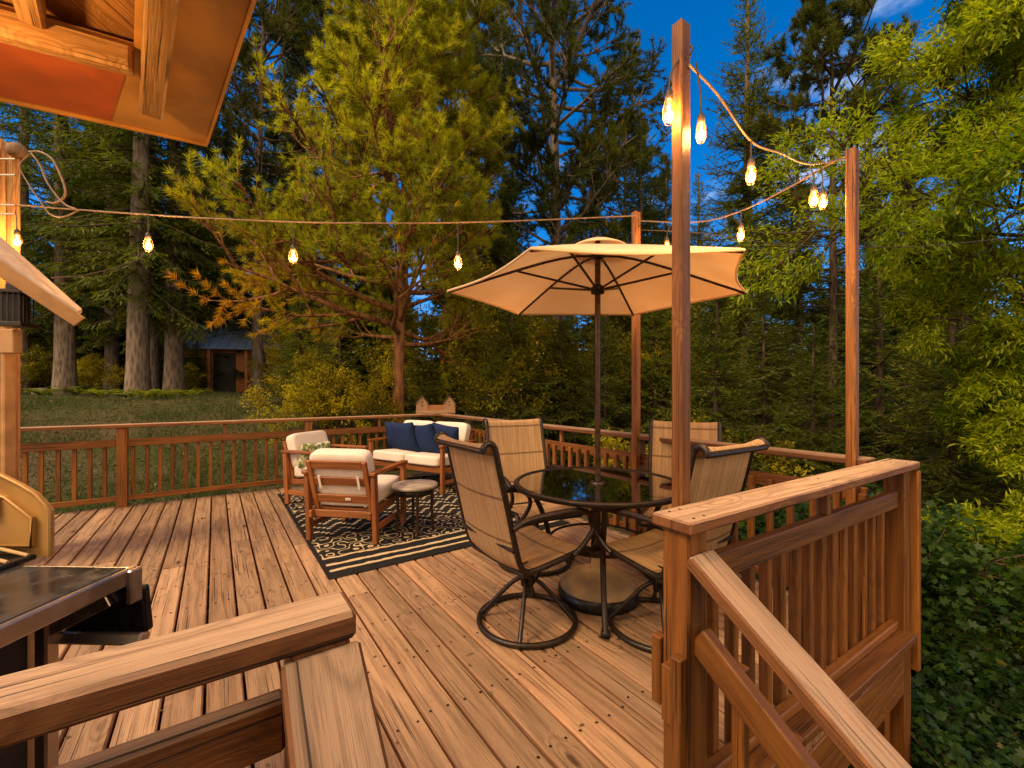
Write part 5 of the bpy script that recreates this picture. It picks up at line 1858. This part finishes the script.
sh_b = shrub(102, 2.1, 1.0, 8, 10, 0.075, 0.04, 'f_shrub', 'low yellow leafed shrub left of the bright pine trunk', at(322, 8.8), GS)
sh_b.scale = (0.75, 0.75, 0.75)
place_copy(sh_a, at(522, 11.4), 2.0, 'yellow leafed shrub below the left tip of the parasol', 1.0)
place_copy(sh_a, at(578, 12.0), 4.0, 'yellow leafed shrub seen either side of the parasol pole', 0.95)
place_copy(sh_a, at(640, 12.3), 1.1, 'yellow leafed shrub behind the far light pole', 0.9)
place_copy(sh_a, at(425, 13.2), 5.0, 'yellow leafed shrub behind the bright pine trunk', 1.0)
place_copy(sh_b, at(690, 7.6), 3.0, 'low leafy shrub behind the right end chairs', 0.9)
place_copy(sh_b, at(770, 7.4), 0.6, 'low leafy shrub behind the far railing near the slender trunk', 0.9)
place_copy(sh_b, at(318, 9.9), 1.6, 'low yellow leafed shrub at the right end of the lawn', 0.8)
place_copy(sh_b, at(95, 14.5), 2.6, 'low yellow leafed shrub between the trunks at the back of the lawn', 0.6)
place_copy(sh_b, at(35, 14.2), 3.6, 'low yellow leafed shrub at the back left of the lawn', 0.7)
place_copy(sh_b, at(186, 17.0), 4.6, 'low yellow leafed shrub left of the cabin porch', 0.55)
place_copy(sh_b, at(292, 15.0), 5.6, 'low yellow leafed shrub right of the cabin', 0.75)
place_copy(sh_b, at(122, 18.0), 0.1, 'sunlit shrub deep behind the thick bare trunk', 0.9)

for pxx, Y, a, lab in ((85, 20.0, 1.0, 'golden shrub added for glow between the two left trunks'), (163, 21.0, 2.0, 'golden shrub added for glow between the thick bare trunk and its right neighbour'), (186, 23.0, 3.0, 'golden shrub added for glow deep in the woods left of the cabin'), (30, 19.5, 4.0, 'golden shrub added for glow deep in the woods behind the utility post'), (305, 18.0, 5.0, 'golden shrub added for glow at the wood edge right of the cabin')):
    place_copy(sh_a, at(pxx, Y), a, lab, 1.0)  # added shrubs; bright leaf colour stands in for golden light between trunks


# the leafy tree whose boughs hang in from the right
def right_tree():
    rg = np.random.default_rng(202)
    mb, tips = MB(), []
    base = Vector((6.65, 4.5, gz(6.65, 4.5)))
    H = 9.5
    ax = [(0.0 - 0.35 * math.sin(2.0 * t), 0.25 * math.sin(2.6 * t), H * t - 0.3) for t in np.linspace(0, 1, 12)]
    mb.tube(ax, [0.17 * (1 - 0.85 * t) + 0.012 for t in np.linspace(0, 1, 12)], 12)
    A = np.array(ax)
    T = np.linspace(0, 1, 12)
    for i in range(64):
        h = rg.uniform(1.2, 9.4)
        t = (h + 0.3) / H
        o = np.array([np.interp(t, T, A[:, k]) for k in range(3)])
        az = math.pi + min(1.0, max(-0.75, rg.normal() * 0.7)) if i < 50 else rg.uniform(-1.3, 1.3)
        e = rg.uniform(0.0, 0.5) + 0.25 * (h / 9)
        L = rg.uniform(1.3, 2.1) * (1.0 - 0.15 * abs(h - 3.8) / 5.0) * (0.72 if math.sin(az) > 0.2 else 1.0) * (0.8 if h < 4.4 else 1.0)
        if i in (5, 17):
            h, L, az, e = 5.75 + 0.02 * i, 3.3, math.pi + 0.02 * i - 0.15, 0.12
            o = np.array([np.interp((h + 0.3) / H, T, A[:, k]) for k in range(3)])
        d = (math.cos(az) * math.cos(e), math.sin(az) * math.cos(e), math.sin(e))
        leafy(o, d, L, 0.026, rg, mb, tips, 2, -0.01, (6, 9), 0.22, (0.3, 0.95), (0.3, 0.5))
    tr = mb.build('trunk', M['bark_dark'])
    cr = leaf_crown(tips, rg, 17, 0.088, 0.021, 5, 'f_willow', hang=0.12, cl=0.8, flat=0.35, jit=0.05)
    add_tree('leafy_tree', (tr, cr), base, 0, 'leafy tree with long narrow leaves hanging over the deck from the right', 'tree')


right_tree()


def maple_bush(seed, H, label, loc, n=9):
    rg = np.random.default_rng(seed)
    mb, tips = MB(), []
    for i in range(n):
        a = rg.uniform(0, 6.28)
        e = rg.uniform(0.5, 1.35)
        d = (math.cos(a) * math.cos(e), math.sin(a) * math.cos(e), math.sin(e))
        leafy((0, 0, 0), d, H * rg.uniform(0.7, 1.05), 0.016, rg, mb, tips, 2, 0.02, (6, 9), 0.28, (0.4, 1.0), (0.35, 0.55))
    tr = mb.build('stems', M['bark_dark'])
    cr = leaf_crown(tips, rg, 13, 0.06, 0.055, seed, 'f_maple', shape='lobed', hang=0.45, name='foliage', cl=1.4, warm=0.01, flat=0.4, jit=0.06)
    return add_tree('lobed_bush', (tr, cr), loc, 0, label, 'bush', 'lobed leaf bushes below the deck corner')


def atxy(x, y, dz=0.0):
    return (x, y, gz(x, y) + dz)


mb_a = maple_bush(301, 1.55, 'dark green bush with lobed leaves at the bottom right below the deck corner', atxy(3.1, 2.3))
place_copy(mb_a, atxy(4.1, 3.2), 2.0, 'dark green lobed bush farther back at the right edge', 1.15)
place_copy(mb_a, atxy(2.9, 1.25), 4.0, 'dark green lobed bush nearest the camera beside the sloping handrail', 0.85)
place_copy(mb_a, atxy(3.4, 4.6), 5.2, 'dark green lobed bush behind the right corner post', 1.2)
place_copy(mb_a, atxy(2.1, 1.15), 1.0, 'dark low lobed bush under the near railing', 0.8)


# ferns and tufts on the lawn
def fern(seed):
    rg = np.random.default_rng(seed)
    P, D, Lq = [], [], []
    for i in range(14):
        a = rg.uniform(0, 6.28)
        L = rg.uniform(0.35, 0.65)
        for t in np.linspace(0.1, 1, 22):
            p = np.array([math.cos(a) * L * t, math.sin(a) * L * t, L * (1.1 * t - 0.85 * t * t)])
            for s in (-1, 1):
                P.append(p)
                D.append((math.cos(a + s * 1.25), math.sin(a + s * 1.25), -0.1))
                Lq.append(0.12 * math.sin(math.pi * (0.1 + 0.88 * t)))
    n = len(P)
    return leaves(np.array(P), np.array(D), np.array(Lq), 0.026, 0.4 + 0.3 * rg.uniform(size=n), None, name='fern', mats=M['f_fir_lit'], flat=0.3)


fern0 = fern(5)
spots = ((100, 12.0), (128, 11.5), (165, 12.2), (80, 13.0), (190, 11.7), (44, 12.4), (190, 13.4), (152, 11.2))
where = ('left of the thick bare trunk', 'at the foot of the thick bare trunk', 'between the thick trunk and its right neighbour', 'beside the dark left trunk', 'right of the short visible trunk', 'at the left edge of the lawn', 'beside the low spreading fir', 'in front of the thick bare trunk')
for i, ((x, Y), wtxt) in enumerate(zip(spots, where)):
    f = fern0 if i == 0 else fern0.copy()
    if i:
        COL.objects.link(f)
    f.location = at(x, Y)
    f.rotation_euler = (0, 0, i * 1.3)
    s = 0.9 + 0.1 * (i % 4)
    f.scale = (s, s, s)
    tag(f, 'green fern growing ' + wtxt, 'fern', 'ferns at the back of the lawn')


def grass():
    rg = np.random.default_rng(9)
    n = 90000
    u = 6.55 + 8.5 * rg.uniform(size=n) ** 1.5
    v = rg.uniform(-9.5, 3.4, n)
    x, y = CT * v - ST * u, ST * v + CT * u
    d = np.sin(x * 1.7 + 0.5) * np.sin(y * 1.3 + 2) + 0.6 * np.sin(x * 3.9) * np.sin(y * 4.3)
    keep = rg.uniform(size=n) < 0.25 + 0.55 * (d > 0.0)
    x, y, d = x[keep], y[keep], d[keep]
    n = len(x)
    P = np.stack([x, y, ground_z(x, y) - 0.01], 1)
    D = np.stack([rg.normal(size=n) * 0.45, rg.normal(size=n) * 0.45, np.ones(n)], 1)
    o = leaves(P, D, rg.uniform(0.05, 0.17, n) * (1 + 0.5 * (d > 0.4)), 0.011, np.clip(0.35 + 0.15 * d + rg.normal(size=n) * 0.12, 0, 1), (rg.uniform(size=n) < 0.12) * 0.9, shape='needle', name='lawn_grass', mats=M['f_grass'])
    tag(o, 'rough tufted lawn grass beyond the left railing', 'grass', kind='stuff')
    # fallen leaves and needles on the lawn
    n = 6000
    u = 6.55 + 8.0 * rg.uniform(size=n) ** 1.3
    v = rg.uniform(-9, 3.4, n)
    x, y = CT * v - ST * u, ST * v + CT * u
    P = np.stack([x, y, ground_z(x, y) + 0.012], 1)
    D = np.stack([rg.normal(size=n), rg.normal(size=n), rg.normal(size=n) * 0.15], 1)
    o = leaves(P, D, rg.uniform(0.05, 0.11, n), rg.uniform(0.03, 0.06, n), rg.uniform(size=n), 0.75, name='leaf_litter', mats=M['f_grass'], flat=0.25)
    tag(o, 'brown fallen leaves scattered over the lawn', 'leaf litter', kind='stuff')


grass()


# small leaves and needles blown on to the deck
def debris():
    rg = np.random.default_rng(14)
    n = 330
    v, u = rg.uniform(-1.5, 2.9, n), rg.uniform(0.8, 6.3, n)
    x, y = CT * v - ST * u, ST * v + CT * u
    P = np.stack([x, y, np.full(n, 0.006)], 1)
    D = np.stack([rg.normal(size=n), rg.normal(size=n), np.zeros(n)], 1)
    o = leaves(P, D, rg.uniform(0.015, 0.035, n), rg.uniform(0.004, 0.012, n), rg.uniform(size=n) * 0.5, 0.6, name='fallen_bits', mats=M['f_grass'], flat=0.15, fold=0.08)
    tag(o, 'tiny dry leaves and needles scattered on the deck boards', 'leaf litter', kind='stuff')


debris()

# a rock at the back of the lawn
rk = MB().soft((0.38, 0.32, 0.26), k=3.0, n=10).build('rock', M['stone'])
rk.location = at(41, 12.6, 0.1)
tag(rk, 'grey rock at the back of the lawn near the dark trunk', 'rock')


# far wood closing the view
def far_wood():
    rg = np.random.default_rng(77)
    src = np.zeros(len(f_big[1].data.vertices) * 3, np.float32)
    f_big[1].data.vertices.foreach_get('co', src)
    tris = src.reshape(-1, 3, 3)
    sub = tris[rg.uniform(size=len(tris)) < 0.22]
    c = sub.mean(1, keepdims=True)
    sub = c + (sub - c) * 3.6
    Vs, Ts = [], []
    for i in range(85):
        a = rg.uniform(-1.15, 1.15)
        rr = rg.uniform(24, 46)
        X, Y = math.sin(a) * rr, math.cos(a) * rr
        s = rg.uniform(0.75, 1.05) * (0.8 if X > 5 else 1.1)
        an = rg.uniform(0, 6.28)
        m = np.array([[math.cos(an), -math.sin(an), 0], [math.sin(an), math.cos(an), 0], [0, 0, 1]])
        Vs.append((sub @ m.T * np.array([s * 1.25, s * 1.25, s]) + np.array([X, Y, gz(X, Y) - 0.3])).reshape(-1, 3))
        Ts.append(np.repeat(np.clip(0.35 + rg.normal(size=len(sub)) * 0.12 + rg.normal() * 0.1, 0, 1), 3))
    V = np.concatenate(Vs)
    o = np_mesh('far_wood', V, np.arange(len(V)).reshape(-1, 3), M['f_fir'], None, {'tint': np.concatenate(Ts), 'warm': np.zeros(len(V))})
    tag(o, 'dark mass of distant firs closing off the view', 'wood', kind='stuff')


far_wood()


# ------------------------------------------------------------------ sky, sun, camera
SUN_EL, SUN_AZ = 47.0, -126.0
w = bpy.data.worlds.new('World')
SC.world = w
w.use_nodes = True
nt = w.node_tree
nt.nodes.clear()
out = nt.nodes.new('ShaderNodeOutputWorld')
bg = nt.nodes.new('ShaderNodeBackground')
sky = nt.nodes.new('ShaderNodeTexSky')
sky.sky_type = 'NISHITA'
sky.sun_disc = False
sky.sun_elevation = R(SUN_EL)
sky.sun_rotation = R(SUN_AZ)
sky.air_density = 1.0
sky.dust_density = 0.3
sky.ozone_density = 6.0
sky.altitude = 2500.0
tc = nt.nodes.new('ShaderNodeTexCoord')
mp = nt.nodes.new('ShaderNodeMapping')
mp.inputs['Scale'].default_value = (1.0, 1.0, 2.6)
no = nt.nodes.new('ShaderNodeTexNoise')
no.inputs['Scale'].default_value = 3.4
no.inputs['Detail'].default_value = 6.0
no.inputs['Roughness'].default_value = 0.62
mr = nt.nodes.new('ShaderNodeMapRange')
mr.interpolation_type = 'SMOOTHSTEP'
mr.inputs[1].default_value = 0.55
mr.inputs[2].default_value = 0.74
mr.inputs[3].default_value = 0.0
mr.inputs[4].default_value = 0.75
mx = nt.nodes.new('ShaderNodeMix')
mx.data_type = 'RGBA'
nt.links.new(tc.outputs['Generated'], mp.inputs['Vector'])
nt.links.new(mp.outputs[0], no.inputs['Vector'])
nt.links.new(no.outputs['Fac'], mr.inputs[0])
nt.links.new(mr.outputs[0], mx.inputs[0])
hs = nt.nodes.new('ShaderNodeHueSaturation')
hs.inputs['Saturation'].default_value = 1.3
hs.inputs['Value'].default_value = 0.75
nt.links.new(sky.outputs[0], hs.inputs['Color'])
nt.links.new(hs.outputs[0], mx.inputs[6])
mx.inputs[7].default_value = (2.2, 2.6, 3.4, 1)
# unseen warm glow added to the sky behind the camera as fill light
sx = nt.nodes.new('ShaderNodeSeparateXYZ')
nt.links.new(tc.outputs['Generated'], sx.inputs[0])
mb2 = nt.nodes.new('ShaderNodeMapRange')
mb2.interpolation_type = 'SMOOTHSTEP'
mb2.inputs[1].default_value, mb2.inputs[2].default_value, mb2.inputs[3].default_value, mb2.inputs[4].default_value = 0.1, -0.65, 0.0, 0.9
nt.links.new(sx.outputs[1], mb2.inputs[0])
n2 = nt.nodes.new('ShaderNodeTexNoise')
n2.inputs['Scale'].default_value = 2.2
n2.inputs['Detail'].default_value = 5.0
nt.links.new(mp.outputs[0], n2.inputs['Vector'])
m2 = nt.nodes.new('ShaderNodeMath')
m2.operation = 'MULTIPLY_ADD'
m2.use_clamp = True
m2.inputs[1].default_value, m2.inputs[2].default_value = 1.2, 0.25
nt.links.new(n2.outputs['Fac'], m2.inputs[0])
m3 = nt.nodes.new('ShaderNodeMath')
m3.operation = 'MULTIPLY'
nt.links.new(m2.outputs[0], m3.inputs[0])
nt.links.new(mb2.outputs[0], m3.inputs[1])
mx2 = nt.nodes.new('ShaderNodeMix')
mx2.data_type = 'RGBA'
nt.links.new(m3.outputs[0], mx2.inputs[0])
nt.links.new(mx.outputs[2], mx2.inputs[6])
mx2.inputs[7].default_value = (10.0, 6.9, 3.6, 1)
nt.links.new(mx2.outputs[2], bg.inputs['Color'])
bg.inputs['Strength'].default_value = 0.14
nt.links.new(bg.outputs[0], out.inputs['Surface'])

sun = bpy.data.lights.new('sun', 'SUN')
sun.energy = 2.0
sun.angle = R(20)
sun.color = (1.0, 0.70, 0.39)
so = bpy.data.objects.new('sun', sun)
COL.objects.link(so)
el, az = R(SUN_EL), R(SUN_AZ)
d = Vector((math.sin(az) * math.cos(el), math.cos(az) * math.cos(el), math.sin(el)))
so.rotation_euler = d.to_track_quat('Z', 'Y').to_euler()
so.location = d * 60

cam = bpy.data.cameras.new('camera')
cam.sensor_width = 36.0
cam.lens = 36.0 * 430.0 / 1024.0
cam.shift_y = -(390 - 384) / 1024.0 * -1
cam.clip_start = 0.05
cam.clip_end = 2000
co = bpy.data.objects.new('camera', cam)
COL.objects.link(co)
co.location = (0, 0, CAMZ)
co.rotation_euler = (R(90), 0, 0)
SC.camera = co

vs = SC.view_settings
vs.view_transform = 'Standard'
vs.look = 'None'
vs.exposure = 1.18
vs.gamma = 1.0
vs.use_curve_mapping = False
SC.cycles.use_denoising = True
SC.cycles.max_bounces = 6
SC.cycles.transparent_max_bounces = 12
SC.cycles.diffuse_bounces = 3
SC.cycles.glossy_bounces = 3
SC.cycles.sample_clamp_indirect = 6.0
SC.cycles.caustics_reflective = False
SC.cycles.caustics_refractive = False
